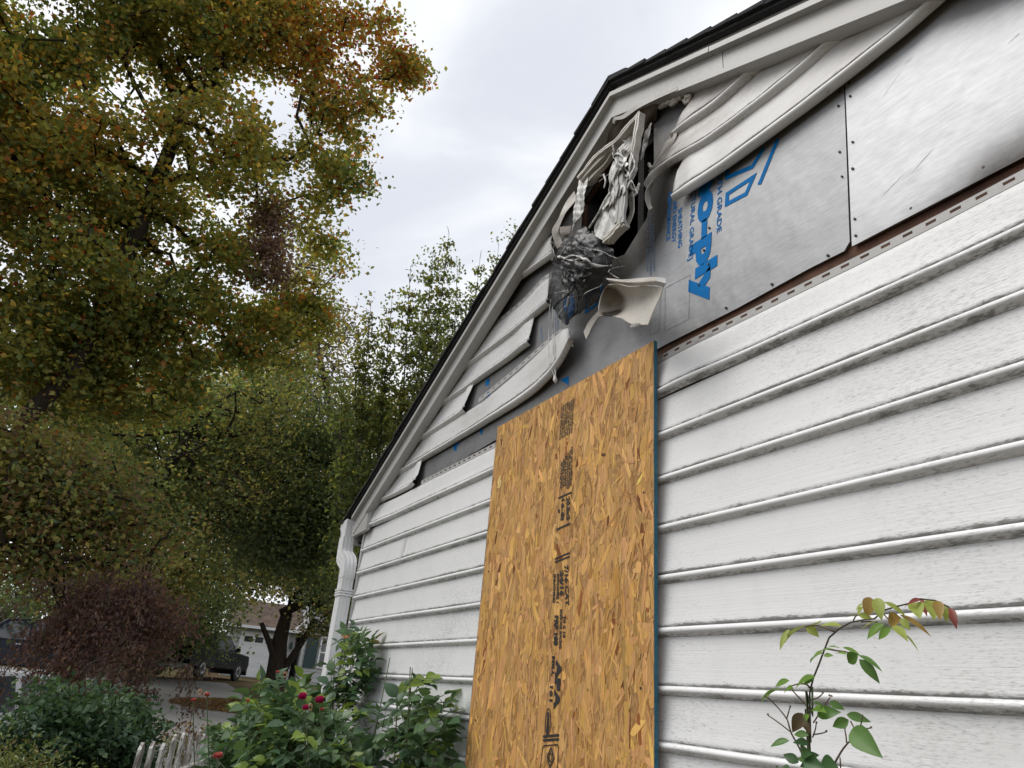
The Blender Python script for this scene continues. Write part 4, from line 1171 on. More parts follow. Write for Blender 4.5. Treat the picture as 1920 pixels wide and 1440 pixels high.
OLIVE = (.135, .130, .026); GREEN = (.080, .110, .028); DGREEN = (.050, .078, .028); YELLOW = (.28, .19, .025); ORANGE = (.32, .125, .022); RED = (.26, .055, .025); BROWN = (.125, .072, .032); PURPLE = (.085, .045, .045)
def col_maple(P, r):
    c = palette([OLIVE, GREEN, YELLOW, ORANGE, RED, DGREEN], [1.4, 1.1, .55, .25, .05, .45], P, r, 1.3, 3, gain=2.0)
    # the upper right outer limbs have turned
    e = far(660, 110, 9.5)
    d = np.linalg.norm(P - e, axis=1)
    turn = r.random(len(P)) < np.clip(.80 - d / 2.6, .04, .75)
    pick = np.where(r.random((len(P), 1)) < .62, np.array([ORANGE]), np.where(r.random((len(P), 1)) < .5, np.array([RED]), np.array([YELLOW])))
    return np.where(turn[:, None], pick * r.uniform(.8, 1.4, (len(P), 1)), c)
b0 = foot(-75, 10.6)
maple_trunk = [b0, b0 + np.array([0, .02, 1.3]), far(5, 870, 10.5), far(60, 770, 10.3), far(130, 700, 10.1), far(180, 600, 10), far(260, 430, 9.8), far(330, 250, 9.7)]
maple_blobs = [B(90, 60, 10, 1.4, 1.3, 1.2), B(330, 40, 9.5, 1.4, 1.3, 1.2), B(560, 60, 9.3, 1.1, 1.0, .9), B(690, 40, 9.3, .55, .6, .5), B(740, 130, 9.2, .5, .5, .38, .35), B(640, 210, 9.4, .75, .7, .6), B(120, 330, 10, 1.4, 1.3, 1.0), B(390, 330, 9.6, 1.3, 1.2, 1.0),
               B(580, 330, 9.6, .6, .7, .5), B(650, 330, 9.8, .38, .5, .28, .15), B(180, 560, 10.2, 1.3, 1.2, .8), B(420, 520, 10, 1.0, 1.0, .75), B(560, 500, 10.2, .55, .7, .55), B(600, 440, 10.3, .4, .4, .35, .18), B(40, 640, 10.6, 1.2, 1.2, .7), B(330, 650, 10.4, .9, .9, .5),
               B(470, 640, 10.6, .9, .9, .5), B(250, 720, 10.8, 1.0, 1.0, .5), B(560, 600, 10.8, .5, .6, .4, .4), B(100, 740, 11, 1.0, 1.0, .5), B(-150, 200, 10.5, 1.6, 1.6, 2.0), B(200, -200, 9.8, 1.9, 1.8, 1.2), B(560, -170, 9.5, 1.6, 1.4, 1.0)]
tree('maple_tree', 'big near maple turning orange at its outer limbs, filling the upper left', b0, maple_trunk, maple_blobs, 2550, 72, .16, .078, col_maple, 101, BARK_DARK, gaps=-.34, gf=2.4, aspect=.85, tip=.007, hollow=.25, flat=.55, wander=.18, bare=60)

# dead brown vine column hanging in the maple
def col_vine(P, r): return palette([PURPLE, BROWN, (.13, .085, .08)], [1, .5, .7], P, r, 2, 5, gain=1.7)
vp = far(505, 420, 9.1)
tree('dead_vine', 'column of dead purplish brown vine leaves hanging in the maple', vp + np.array([0, 0, -.7]), [vp + np.array([0, 0, -.9]), vp, vp + np.array([0, .05, .9])], [(vp, (.17, .2, .60)), (vp + np.array([0, -.16, .75]), (.14, .2, .40)), (vp + np.array([0, .12, -.65]), (.24, .26, .35))], 110, 30, .13, .055, col_vine, 111, BARK_DARK, cat='vine', tip=.004)

# slender trees behind the house
def col_slender(P, r): return palette([(.10, .125, .034), GREEN, OLIVE, DGREEN, (.13, .085, .035)], [1.2, 1, .8, .6, .12], P, r, 1.2, 8)
def upright(name, label, px, d, lobes, n, per, seed, size=.085):
    b = foot(px, d)
    blobs = [B(*l) for l in lobes]
    top = max((bl[0] for bl in blobs), key=lambda p: p[2])
    mid = b * .45 + top * .55
    return tree(name, label, b, [b, b * .8 + top * .2 + np.array([0, .05, 0]), mid, b * .25 + top * .75, top], blobs, n, per, .16, size, col_slender, seed, BARK_GREY, group='slender trees behind the house', tip=.006, hollow=.1, wander=.10, bare=30)
def stem_tree(name, label, px, d, tips, seed, per=18, size=.09, low=.34):
    """several upright whippy stems from one foot, leafy towards their tips"""
    b = foot(px, d); r = np.random.default_rng(seed)
    root = empty(name, b, label, 'tree', 'slender trees behind the house')
    sh, T = [], []
    for (tx, ty, dd) in tips:
        tip = far(tx, ty, dd)
        mid = b * .45 + tip * .55 + np.array([r.normal(0, .1), (tip[1] - b[1]) * .12 + r.normal(0, .08), .1])
        P = catmull([b + r.normal(size=3) * np.array([.12, .12, 0]), mid, tip], 26)
        sh.append(tube_arrays(P, np.linspace(.045, .004, 26), 6, False))
        L = np.linalg.norm(tip - b)
        for t in np.linspace(low, 1, int(L * 7)):
            p = P[int(t * 25)]
            for q in range(2 if t < .93 else 1):
                o = r.normal(size=3) * np.array([1, 1, .6]); o /= np.linalg.norm(o)
                reach = r.uniform(.05, .52) * (1.12 - t) ** .6
                e = p + o * reach + np.array([0, 0, .10])
                sh.append(tube_arrays([p, (p + e) / 2 + np.array([0, 0, .03]), e], [.008, .006, .003], 4, False))
                if r.random() < .82: T.append(e)
    mesh('trunk', *join(*sh), BARK_GREY, root, smooth=True)
    V, F, C = leaf_cloud(np.array(T), per, .085, size, col_slender, seed + 1, .8, .7, .62)
    mesh('crown', V, F, LEAF, root, col=C, kind='stuff')
stem_tree('slender_tree', 'tall slender green tree rising closest beside the dark roof edge', 735, 12.5, [(842, 438, 12.5), (812, 475, 12.7), (770, 500, 12.3), (735, 560, 12.8), (695, 575, 12.4), (665, 640, 12.6), (790, 590, 12.0), (720, 660, 12.9), (640, 720, 12.4), (760, 690, 12.2), (820, 640, 12.6), (690, 760, 12.8)], 201)
stem_tree('slender_tree', 'thin leggy tree whose sparse top shows above the black roof edge', 860, 14.0, [(965, 425, 14), (935, 460, 14.2), (900, 485, 13.8), (858, 500, 14), (880, 560, 14.2), (840, 560, 13.9), (850, 640, 14)], 211, per=13, low=.45)
def col_pale(P, r): return palette([OLIVE, (.10, .085, .03), GREEN, (.13, .09, .06)], [1, .8, .7, .5], P, r, 1.2, 9, gain=1.7, desat=.30)
def backtree(label, px, d, lobes, n, per, sig, size, col, seed, bark=BARK_DARK, group='trees across the road', hollow=.2, bare=0, name='broadleaf_tree', tip=.011):
    b = foot(px, d)
    blobs = [B(*l) for l in lobes]
    top = np.mean([bl[0] for bl in blobs], axis=0)
    hz = top[2] - b[2]
    tr = [b, b + (top - b) * np.array([.05, .05, 0]) + np.array([0, 0, hz * .30]), b + (top - b) * np.array([.3, .3, .6]), top]
    return tree(name, label, b, tr, blobs, int(n * 1.15), int(per * .72), sig * 1.45, size, col, seed, bark, group=group, tip=tip, hollow=.05, bare=bare + 40, lo=.007, wander=.2, gaps=-.3, gf=25.0 / d)
backtree('half bare tree with grey limbs between the maple and the slender tree', 650, 18, [(600, 500, 18, .9, .9, .7), (560, 600, 18, 1.0, 1, .8), (630, 620, 18, .8, .8, .7), (590, 720, 18, 1.1, 1, .8), (520, 700, 18, .8, .8, .7), (650, 700, 18, .6, .6, .6)], 200, 42, .26, .10, col_pale, 221, BARK_GREY, bare=110)
def col_mix(P, r): return palette([OLIVE, GREEN, DGREEN, YELLOW, BROWN], [1.1, 1, .8, .18, .25], P, r, .8, 12, gain=1.9, desat=.30)
def col_dark(P, r): return palette([DGREEN, GREEN, (.055, .085, .042), OLIVE], [1.2, .8, .9, .4], P, r, .8, 13, gain=1.9, desat=.30)
def col_autumn(P, r): return palette([BROWN, OLIVE, (.15, .095, .035), GREEN, DGREEN], [.8, 1.1, .35, .9, .6], P, r, .9, 14, gain=1.85, desat=.24)
def col_gold(P, r): return palette([(.17, .145, .035), OLIVE, GREEN, YELLOW], [1, 1, .7, .35], P, r, .9, 15, gain=1.5, desat=.26)
backtree('olive tree with thin dark limbs arching below the maple', 215, 17, [(300, 790, 17, 1.7, 1.4, 1.1), (450, 780, 17.5, 1.4, 1.4, 1.0), (200, 850, 17, 1.4, 1.4, 1.0), (380, 900, 17, 1.6, 1.4, 1.0), (260, 970, 17, 1.5, 1.3, .9), (470, 930, 17, 1.2, 1.2, .9)], 420, 78, .27, .10, col_mix, 231, bare=40)
backtree('brown and rust tinged tree low beside the maple trunk', 190, 9.9, [(50, 870, 9.6, .75, .8, .45), (140, 930, 9.6, .8, .8, .5), (30, 990, 9.6, .9, .9, .5), (120, 1050, 9.6, .7, .8, .30), (-80, 900, 9.6, .9, .9, .8), (220, 1000, 9.7, .65, .7, .42), (-20, 1070, 9.8, .6, .7, .25)], 330, 70, .16, .07, col_autumn, 241, bare=30, group=None)
backtree('dark green dense tree right behind the downspout', 700, 16, [(640, 820, 16, 1.0, 1.2, .9), (560, 880, 16, 1.4, 1.3, 1.0), (680, 900, 16, .9, 1, .9), (600, 980, 16, 1.5, 1.4, 1.0), (520, 1000, 16, 1.3, 1.2, .9), (620, 1080, 16, 1.2, 1.2, .7)], 430, 80, .25, .10, col_dark, 251, bare=30)
backtree('golden olive tree showing low between the dark trees', 190, 24, [(420, 1000, 24, 2.0, 1.8, 1.2), (330, 1060, 24, 2.0, 1.8, 1.0), (480, 1070, 24, 1.8, 1.8, 1.0), (250, 1100, 24, 1.8, 1.6, .9), (540, 860, 24, 2.0, 1.8, 1.4), (420, 860, 25, 2.2, 1.8, 1.4)], 420, 64, .36, .14, col_gold, 261)
backtree('tall green tree at the back of the road', 250, 28, [(150, 700, 28, 3.4, 3, 2.4), (350, 720, 28, 3.2, 3, 2.4), (60, 900, 28, 3.4, 3, 2.4), (250, 900, 28, 3.2, 3, 2.2), (160, 1080, 28, 3.2, 3, 1.7), (330, 1050, 28, 3, 3, 1.8), (-80, 700, 28, 3, 3, 3)], 330, 62, .50, .19, col_dark, 271)
backtree('yellow green tree half hidden behind the slender trees', 690, 20, [(700, 800, 20, 1.3, 1.3, 1.1), (660, 900, 20, 1.4, 1.3, 1.1), (740, 880, 20, 1.0, 1.0, 1.0), (600, 820, 20, 1.2, 1.2, 1.0), (690, 980, 20, 1.2, 1.2, .9), (500, 760, 21, 1.1, 1.1, .9)], 330, 64, .30, .12, col_gold, 281, BARK_GREY, bare=30)
backtree('low dark tree overhanging the garage roof', 250, 33, [(330, 1130, 33, 2.6, 2.2, 1.3), (400, 1110, 33, 1.4, 2, .8), (280, 1180, 33, 2.2, 2, 1.3), (340, 1190, 34, 1.4, 2, 1.2), (230, 1190, 34, 2, 2, 1.4)], 260, 60, .40, .16, col_dark, 291)

backtree('brown green tree filling the gap under the maple crown', 120, 14, [(120, 760, 14, 1.5, 1.3, .9), (300, 800, 14, 1.4, 1.3, .8), (440, 760, 14.5, 1.2, 1.2, .8), (540, 720, 15, .9, 1, .8), (200, 880, 14, 1.4, 1.3, .8), (380, 900, 14, 1.3, 1.2, .8), (480, 880, 14.5, 1.0, 1.0, .8)], 330, 70, .22, .085, col_mix, 351, bare=60)
backtree('far green tree closing the view beyond the navy car', 20, 44, [(-60, 1120, 44, 3.5, 3.5, 3.0), (60, 1130, 44, 3.0, 3.0, 2.4), (150, 1150, 44, 3.0, 3, 2.0), (-150, 1150, 44, 3, 3, 3), (240, 1160, 46, 3, 3, 2.2), (380, 1140, 48, 3, 3, 2.2)], 330, 70, .5, .20, col_dark, 361)
# stout tree in front of the far house, trunk split into leaning limbs
b = foot(517, 31)
st_bl = [B(480, 1060, 31, 2.2, 2, 1.0), B(560, 1060, 31, 2.2, 2, 1.3), B(620, 1100, 31, 1.8, 1.8, 1.2), B(625, 1160, 31, .9, 1.2, .6, 1.0), B(600, 1180, 30.5, .5, .6, .3, .3)]
stout = tree('stout_tree', 'stout forked tree standing in front of the far garage house', b, [b, far(520, 1255, 31), far(524, 1215, 31), far(535, 1170, 31), far(545, 1120, 31)], st_bl, 330, 62, .34, .13, col_mix, 301, BARK_DARK, tip=.012, r_max=.30)
v1 = tube_arrays(catmull([b + np.array([.0, .1, -.1]), far(518, 1262, 31), far(521, 1230, 31), far(526, 1195, 31), far(538, 1150, 31)], 12), np.linspace(.44, .22, 12), 12)
v2 = tube_arrays(catmull([far(520, 1262, 31), far(508, 1215, 30.8), far(490, 1168, 30.6)], 8), np.linspace(.15, .09, 8), 8)
v3 = tube_arrays(catmull([far(524, 1270, 31), far(545, 1235, 30.8), far(572, 1195, 30.6), far(590, 1160, 30.6)], 8), np.linspace(.17, .09, 8), 8)
v4 = tube_arrays(catmull([far(528, 1150, 31), far(580, 1128, 30.5), far(622, 1145, 30), far(650, 1170, 29.5)], 10), np.linspace(.2, .14, 10), 8)
mesh('trunk', *join(v1, v2, v3, v4), BARK_DARK, stout, smooth=True)

# shrubs on this side of the road
def shrub(name, label, c, radii, clusters, per, sigma, size, col, seed, mat=None, droop=0, cat='shrub', flat=.7, hollow=.55, blobs=None, aspect=.6):
    base = np.array([c[0], c[1], float(gz_(c[0], c[1]))])
    return tree(name, label, base, [base + np.array([0, 0, -.05]), base * .5 + np.array([c[0], c[1], c[2]]) * .5, np.array([c[0], c[1], c[2] + radii[2] * .1])], blobs or [(np.array(c), radii)], clusters, per, sigma, size, col, seed, BARK_DARK, cat=cat, leaf_mat=mat or LEAF_GLOSS, gaps=-.3, gf=4.5, tip=.003, hollow=hollow, flat=flat, droop=droop, aspect=aspect)
def col_purple(P, r): return palette([(.085, .036, .038), (.125, .050, .048), (.065, .038, .032), (.15, .075, .06)], [1.2, .8, .9, .5], P, r, 2.2, 21, gain=1.5, desat=.38)
pc = far(215, 1170, 8.6)
pm = [B(180, 1140, 8.6, .50, .5, .20), B(265, 1150, 8.4, .50, .5, .20), B(215, 1100, 8.6, .36, .4, .14), B(310, 1205, 8.2, .36, .4, .20), B(140, 1180, 8.6, .34, .4, .22), B(235, 1220, 8.3, .6, .5, .26), B(335, 1245, 8.0, .16, .25, .20), B(300, 1285, 8.0, .22, .3, .16), B(200, 1260, 8.3, .45, .5, .22), B(300, 1345, 8.0, .14, .2, .10, .006), B(262, 1340, 8.0, .10, .2, .16, .004)]
pb = np.array([pc[0], pc[1], 0.0])
rp = np.random.default_rng(77)
arc_pts = []
for k in range(58):
    a = rp.uniform(0, 6.283); reach = rp.uniform(.25, 1.02); top = rp.uniform(1.95, 2.62) - reach * .22; drop = rp.uniform(.20, 1.25) * (.5 + reach * .6)
    for t in np.linspace(.25, 1, 9):
        s_ = math.sin(t * math.pi / 2)
        arc_pts.append(pb + np.array([math.cos(a) * reach * s_, math.sin(a) * reach * s_ * .98, top - drop * t ** 2.2]) + rp.normal(size=3) * .05)
arc_pts = [p for p in arc_pts if p[2] > 1.0]
tree('weeping_maple', 'dark purple red weeping maple in front of the parked cars', pb, [pb, pb + np.array([0, .05, .8]), pb + np.array([0, 0, 1.5]), pb + np.array([0, 0, 2.0])], pm, 10, 29, .075, .052, col_purple, 311, BARK_GREY, tip=.0035, droop=1.3, flat=.9, aspect=.42, points=arc_pts)
def col_shrub(P, r): return palette([(.035, .075, .036), (.055, .105, .046), (.09, .15, .065), (.025, .055, .028)], [1, 1, .35, .9], P, r, 3.0, 22)
sc_ = far(172, 1390, 6.2)
shrub('evergreen_shrub', 'dark green leafy shrub between the white car and the purple maple', (sc_[0], sc_[1], .78), (.7, .62, .72), 330, 42, .065, .052, col_shrub, 321,
      blobs=[(np.array([sc_[0], sc_[1] - .05, .80]), (.7, .45, .66)), (np.array([sc_[0] + .1, sc_[1] - .30, 1.12]), (.35, .35, .36)), (np.array([sc_[0] - .1, sc_[1] + .18, 1.0]), (.35, .26, .35))])
def col_hedge(P, r): return palette([(.14, .165, .04), (.09, .12, .032), (.19, .20, .05), (.15, .10, .04)], [1, 1, .5, .35], P, r, 3.0, 23)
hc = far(40, 1440, 4.6)
shrub('yellow_green_hedge', 'yellow green feathery hedge in the lowest left corner', (hc[0], hc[1], .62), (.75, .62, .62), 380, 52, .050, .030, col_hedge, 331, flat=1.0, aspect=.35,
      blobs=[(np.array([hc[0], hc[1], .55]), (.8, .55, .62)), (np.array([hc[0] - .1, hc[1] - .2, .98]), (.4, .35, .26)), (np.array([hc[0] + .1, hc[1] + .28, .85]), (.38, .32, .24))])
yc = far(300, 1400, 7.4)
shrub('upright_seedling', 'narrow leaved green plant standing behind the picket fence', (yc[0], yc[1], .90), (.14, .2, .26), 26, 30, .05, .055, col_hedge, 341, cat='plant', aspect=.28)
# ------------------------------------------------------------------ picket fence
fence = empty('picket_fence', (-5.4, -1.1, 0), 'weathered white picket fence with peeling paint behind the rose leaves', 'fence')
PEEL = (lambda b: b.done(b.mix(b.ramp(b.noise(16, (2, 2, .5), detail=8, rough=.75), [(.46, 0.0), (.56, 1.0)]), (.20, .17, .145), (.60, .59, .55)), .85, 0, b.bump(b.noise(22, (2, 2, .4), detail=6), .6, .006)))(NB('peeling_white_paint'))
fa, fb = far(262, 1400, 4.75), far(420, 1400, 7.3)
fdir = (fb - fa)[:2]; flen = np.linalg.norm(fdir); fdir /= flen
fnorm = np.array([fdir[1], -fdir[0]])
def fence_pt(s, o, z): return (fa[0] + fdir[0] * s + fnorm[0] * o, fa[1] + fdir[1] * s + fnorm[1] * o, z)
def fbox(s0, s1, o0, o1, zs):
    """upright board with a pointed top: zs = bottom, shoulder, tip"""
    z0, z1, z2 = zs; sm = (s0 + s1) / 2
    V = [fence_pt(s, o, z) for o in (o0, o1) for s, z in ((s0, z0), (s1, z0), (s1, z1), (sm, z2), (s0, z1))]
    return V, [(0, 4, 3, 2, 1), (5, 6, 7, 8, 9), (0, 1, 6, 5), (1, 2, 7, 6), (2, 3, 8, 7), (3, 4, 9, 8), (4, 0, 5, 9)]
for i in range(0, 12):
    s = i * .235 + rnd.uniform(-.012, .012); h = 1.215 + rnd.uniform(-.02, .02)
    mesh('picket', *fbox(s - .036, s + .036, 0, .018, (.06, h - .035, h)), PEEL, fence)
for z in (.35, .95):
    mesh('rail', [fence_pt(s, o, zz) for s in (-.05, 2.8) for o, zz in ((.02, z), (.055, z), (.055, z + .07), (.02, z + .07))], [(0, 1, 2, 3), (7, 6, 5, 4), (0, 4, 5, 1), (1, 5, 6, 2), (2, 6, 7, 3), (3, 7, 4, 0)], PEEL, fence)

# ------------------------------------------------------------------ roses
def blade(name, mat, length, width, fold, bend, serr=0.0):
    """one leaflet: midrib along +x, folded along it and bent down"""
    ts = [0, .12, .28, .46, .64, .82, 1.0]; ws = [.06, .58, .93, 1.0, .80, .44, 0.0]
    V, F = [], []
    for t, w in zip(ts, ws):
        z = -bend * t * t * length
        hw = w * width / 2
        V += [(t * length, hw, z + fold * hw + serr * .001), (t * length, 0, z), (t * length, -hw, z + fold * hw)]
    for i in range(len(ts) - 1):
        a = i * 3
        F += [(a, a + 3, a + 4, a + 1), (a + 1, a + 4, a + 5, a + 2)]
    me = bpy.data.meshes.new(name)
    me.from_pydata(V, [], F); me.materials.append(mat)
    me.polygons.foreach_set('use_smooth', np.ones(len(me.polygons), bool))
    return me, np.array(V), F
def m_rose(name, base, gloss=.36):
    b = NB(name)
    n = b.noise(55, detail=3); big = b.noise(9, detail=2)
    c = b.mix(n, tuple(np.array(base) * .75), tuple(np.array(base) * 1.25))
    c = b.mix(b.math('MULTIPLY', big, .35), c, tuple(np.array(base) * np.array([1.5, 1.2, .8])))
    b.done(c, gloss, 0, b.bump(n, .25, .002), .4)
    tr = b.t.nodes.new('ShaderNodeBsdfTranslucent'); b.set(tr.inputs['Color'], b.mix(.5, c, (1.3, 1.3, .5), 'MULTIPLY'))
    ms = b.t.nodes.new('ShaderNodeMixShader'); ms.inputs[0].default_value = .28
    b.t.links.new(b.b.outputs[0], ms.inputs[1]); b.t.links.new(tr.outputs[0], ms.inputs[2]); b.t.links.new(ms.outputs[0], b.out.inputs['Surface'])
    return b.m
ROSE_DARK = m_rose('dark_rose_leaf', (.066, .130, .070)); ROSE_MID = m_rose('rose_leaf', (.098, .175, .082)); ROSE_LIGHT = m_rose('young_rose_leaf', (.20, .30, .06)); ROSE_OLD = m_rose('yellow_rose_leaf', (.26, .20, .05))
SAP_GREEN = m_rose('sapling_leaf', (.14, .26, .045), .45); SAP_LIGHT = m_rose('sapling_young_leaf', (.27, .33, .07), .45); SAP_BRONZE = m_rose('bronze_leaf', (.28, .19, .05), .45); SAP_RED = m_rose('red_tip_leaf', (.22, .055, .045), .45); SAP_DARK = m_rose('sapling_dark_leaf', (.045, .11, .038), .42)
CANE = m_plain('green_cane', (.06, .085, .03), .6, var=.3, scale=30); CANE_BROWN = m_plain('brown_cane', (.10, .065, .04), .75, var=.35, scale=40)

def leaf_matrix(p, d, up, s=1.0):
    d = Vector(d).normalized(); up = Vector(up); up = (up - d * up.dot(d)).normalized(); y = up.cross(d)
    M_ = Matrix((d * s, y * s, up * s)).transposed().to_4x4(); M_.translation = Vector(p)
    return M_
def put_leaf(me, M_, parent, name='leaf'):
    o = bpy.data.objects.new(name, me); COL.objects.link(o); o.parent = parent
    o.matrix_local = Matrix.Translation(Vector(-ORG[parent])) @ M_
    return o

rose = empty('rose_bush', (-4.0, -.55, 0), 'tall sprawling rose bush with dark leaves and magenta blooms against the siding', 'bush')
rr = random.Random(44)
BL = {}
for k, (m_, w_) in enumerate(((ROSE_DARK, 5), (ROSE_MID, 4), (ROSE_LIGHT, 1), (ROSE_OLD, .25))):
    for v_ in range(2):
        BL[k, v_] = blade('rose_leaflet', m_, .066, .042 + .006 * v_, .25 + .25 * v_, .15 + .25 * v_)
def in_rose():
    """leafy volume of the bush: dense in front, thin against the wall by the board"""
    u = rr.random()
    if u < .42: c, r_ = (-3.95, -.53, 1.14), (.75, .28, .40)
    elif u < .66: c, r_ = (-4.40, -.40, 1.20), (.45, .33, .40)
    elif u < .76: c, r_ = (-3.62, -.25, 1.12), (.62, .20, .38)
    elif u < .815: c, r_ = (-4.22, -.15, 1.62), (.20, .11, .28)
    elif u < .92: c, r_ = (-3.28, -.14, 1.32), (.42, .11, .36)
    else: c, r_ = (-3.25, -.42, .98), (.35, .28, .36)
    while True:
        d = np.array([rr.gauss(0, 1) for _ in range(3)]); d /= np.linalg.norm(d)
        p = np.array(c) + d * (rr.random() ** .45) * np.array(r_)
        if p[1] < -.035 and p[2] > .05: return p
tw_v = []; leaflets = []
for k in range(1350):
    p = in_rose()
    out = np.array([p[0] + 3.9, (p[1] + .45) * 1.3 - .15, p[2] - .45]) + np.array([rr.gauss(0, .5), rr.gauss(0, .5), rr.gauss(0, .3)])
    d = out / np.linalg.norm(out); d[2] = d[2] * .5 - .05; d /= np.linalg.norm(d)
    up = np.array([rr.gauss(0, .35), rr.gauss(-.25, .35), 1.0])
    side = np.cross(up, d); side /= np.linalg.norm(side)
    L = rr.uniform(.08, .13); size = rr.uniform(.75, 1.25)
    tone = rr.choices((0, 1, 2, 3), (5, 4.2, .9 if p[2] < 1.2 else 1.6, .22))[0]
    q = p + d * L
    tw_v.append((p - d * .05, p + d * L * .5 + np.array([0, 0, .008]), q))
    for t_, sd in ((1.0, 0), (.80, 1), (.80, -1), (.42, 1), (.42, -1)):
        if rr.random() < .07: continue
        b_ = p + d * L * t_
        dd = d * (1 if sd == 0 else .35) + side * sd * .9 + np.array([rr.gauss(0, .12), rr.gauss(0, .12), rr.gauss(-.10, .15)])
        u2 = up + np.array([rr.gauss(0, .3), rr.gauss(0, .3), 0])
        e = b_ + dd / np.linalg.norm(dd) * .055 * size
        if e[1] > -.025: continue
        leaflets.append((float(np.linalg.norm(b_ - CAM)) + .35 * (p[1] > -.3), leaf_matrix(b_, dd, u2, size * (1.1 if sd == 0 else .9)), (tone, rr.randrange(2))))
leaflets.sort(key=lambda t: t[0])
def seen_big(l):
    q = ROT.T @ (np.array(l[1].translation) - CAM)
    return 0 < 960 + FOC * q[0] / q[2] < 1920 and 0 < 720 + FOC * q[1] / q[2] < 1436
vis = [l for l in leaflets if seen_big(l)]
ids = {id(l) for l in vis[:300]}
for l in vis[:300]: put_leaf(BL[l[2]][0], l[1], rose)
rest = [l for l in leaflets if id(l) not in ids]
for tone in range(4):
    V, F = [], []
    for l in rest:
        if l[2][0] != tone: continue
        bv, bf = BL[l[2]][1], BL[l[2]][2]
        n = len(V); A_ = np.array(l[1])
        V.extend((bv @ A_[:3, :3].T + A_[:3, 3]).tolist()); F.extend([tuple(i + n for i in f) for f in bf])
    if V: mesh('foliage', V, F, (ROSE_DARK, ROSE_MID, ROSE_LIGHT, ROSE_OLD)[tone], rose, smooth=True, kind='stuff')
sh = [tube_arrays(catmull(t, 4), (.0022, .0018, .0014, .001), 4, False) for t in tw_v]
mesh('leaf_stalks', *join(*sh), CANE, rose, kind='stuff')
cane_roots = [(-4.3, -.45), (-3.9, -.55), (-3.6, -.35), (-4.1, -.7), (-3.4, -.3), (-4.25, -.16), (-3.3, -.16)]
for i, (cx, cy) in enumerate(cane_roots):
    for j in range(4):
        e = in_rose(); e[0] = e[0] * .4 + cx * .6 + rr.gauss(0, .2)
        if i >= 5: e = np.array([cx + rr.gauss(0, .14), min(cy + rr.gauss(0, .05), -.05), (1.82, 1.60)[i - 5] + rr.gauss(0, .09)])
        P = catmull([(cx, cy, 0), (cx + rr.gauss(0, .05), cy + rr.gauss(0, .04), .5), ((cx + e[0]) / 2 + rr.gauss(0, .06), (cy + e[1]) / 2, max(e[2] * .75, .5)), e], 14)
        v, f = tube_arrays(P, np.linspace(.008, .0025, 14), 6)
        mesh('cane', v, f, CANE if j % 2 else CANE_BROWN, rose, smooth=True)
# blooms
PETAL_M = m_rose('magenta_petal', (.42, .018, .14), .5); PETAL_P = m_rose('faded_pink_petal', (.50, .13, .16), .6); PETAL_T = m_rose('papery_tan_petal', (.55, .33, .20), .7)
def bloom(p, rad, mat, seed, droop=0.0):
    r = random.Random(seed); V, F = [], []
    for k in range(16):
        a = k * 2.4; t = k / 16
        h = rad * (1.0 - t * .55); tilt = .25 + t * .95 + droop
        out = np.array([math.cos(a), math.sin(a), 0]); side = np.array([-out[1], out[0], 0]); upv = np.array([0, 0, 1.0])
        b_ = len(V)
        for i in range(4):
            s_ = i / 3
            c_ = p + out * (rad * .15 + h * s_ * math.sin(tilt * (.55 + s_ * .6))) + upv * (h * s_ * math.cos(tilt * (.55 + s_ * .6)))
            w = rad * .52 * math.sin(math.pi * min(.25 + s_ * .55, .95)) * r.uniform(.85, 1.15)
            V += [c_ + side * w - out * w * .25, c_ + out * .001, c_ - side * w - out * w * .25]
        for i in range(3):
            q = b_ + i * 3
            F += [(q, q + 1, q + 4, q + 3), (q + 1, q + 2, q + 5, q + 4)]
    return mesh('bloom', V, F, mat, rose, smooth=True)
for (px, py, d, rd, m_, sd) in ((566, 1311, 3.45, .029, PETAL_M, 1), (598, 1318, 3.45, .031, PETAL_M, 2), (572, 1331, 3.42, .022, PETAL_M, 3), (603, 1332, 3.5, .014, PETAL_P, 4), (407, 1422, 3.2, .026, PETAL_P, 5), (362, 1315, 4.0, .018, PETAL_P, 6), (388, 1305, 4.0, .018, PETAL_P, 7), (464, 1316, 3.7, .014, PETAL_P, 8), (520, 1262, 4.0, .015, PETAL_P, 9)):
    p = far(px, py, d); bloom(p, rd, m_, sd, .2 if m_ is PETAL_P else 0)
    v, f = tube_arrays(catmull([p, p + np.array([.02, .03, -.12]), p + np.array([.05, .10, -.38])], 8), np.linspace(.002, .003, 8), 5)
    mesh('flower_stalk', v, f, CANE, rose, smooth=True)
for px, py, d in ((370, 1298, 4.0), (382, 1303, 4.0), (530, 1265, 4.0), (577, 1326, 3.5)):
    p = far(px, py, d); v, f = tube_arrays(catmull([p, p + np.array([0, .012, .014]), p + np.array([0, .02, -.006]), p + np.array([0, .008, -.012])], 10), .003, 5)
    mesh('dry_petal', v, f, PETAL_T, rose, smooth=True)

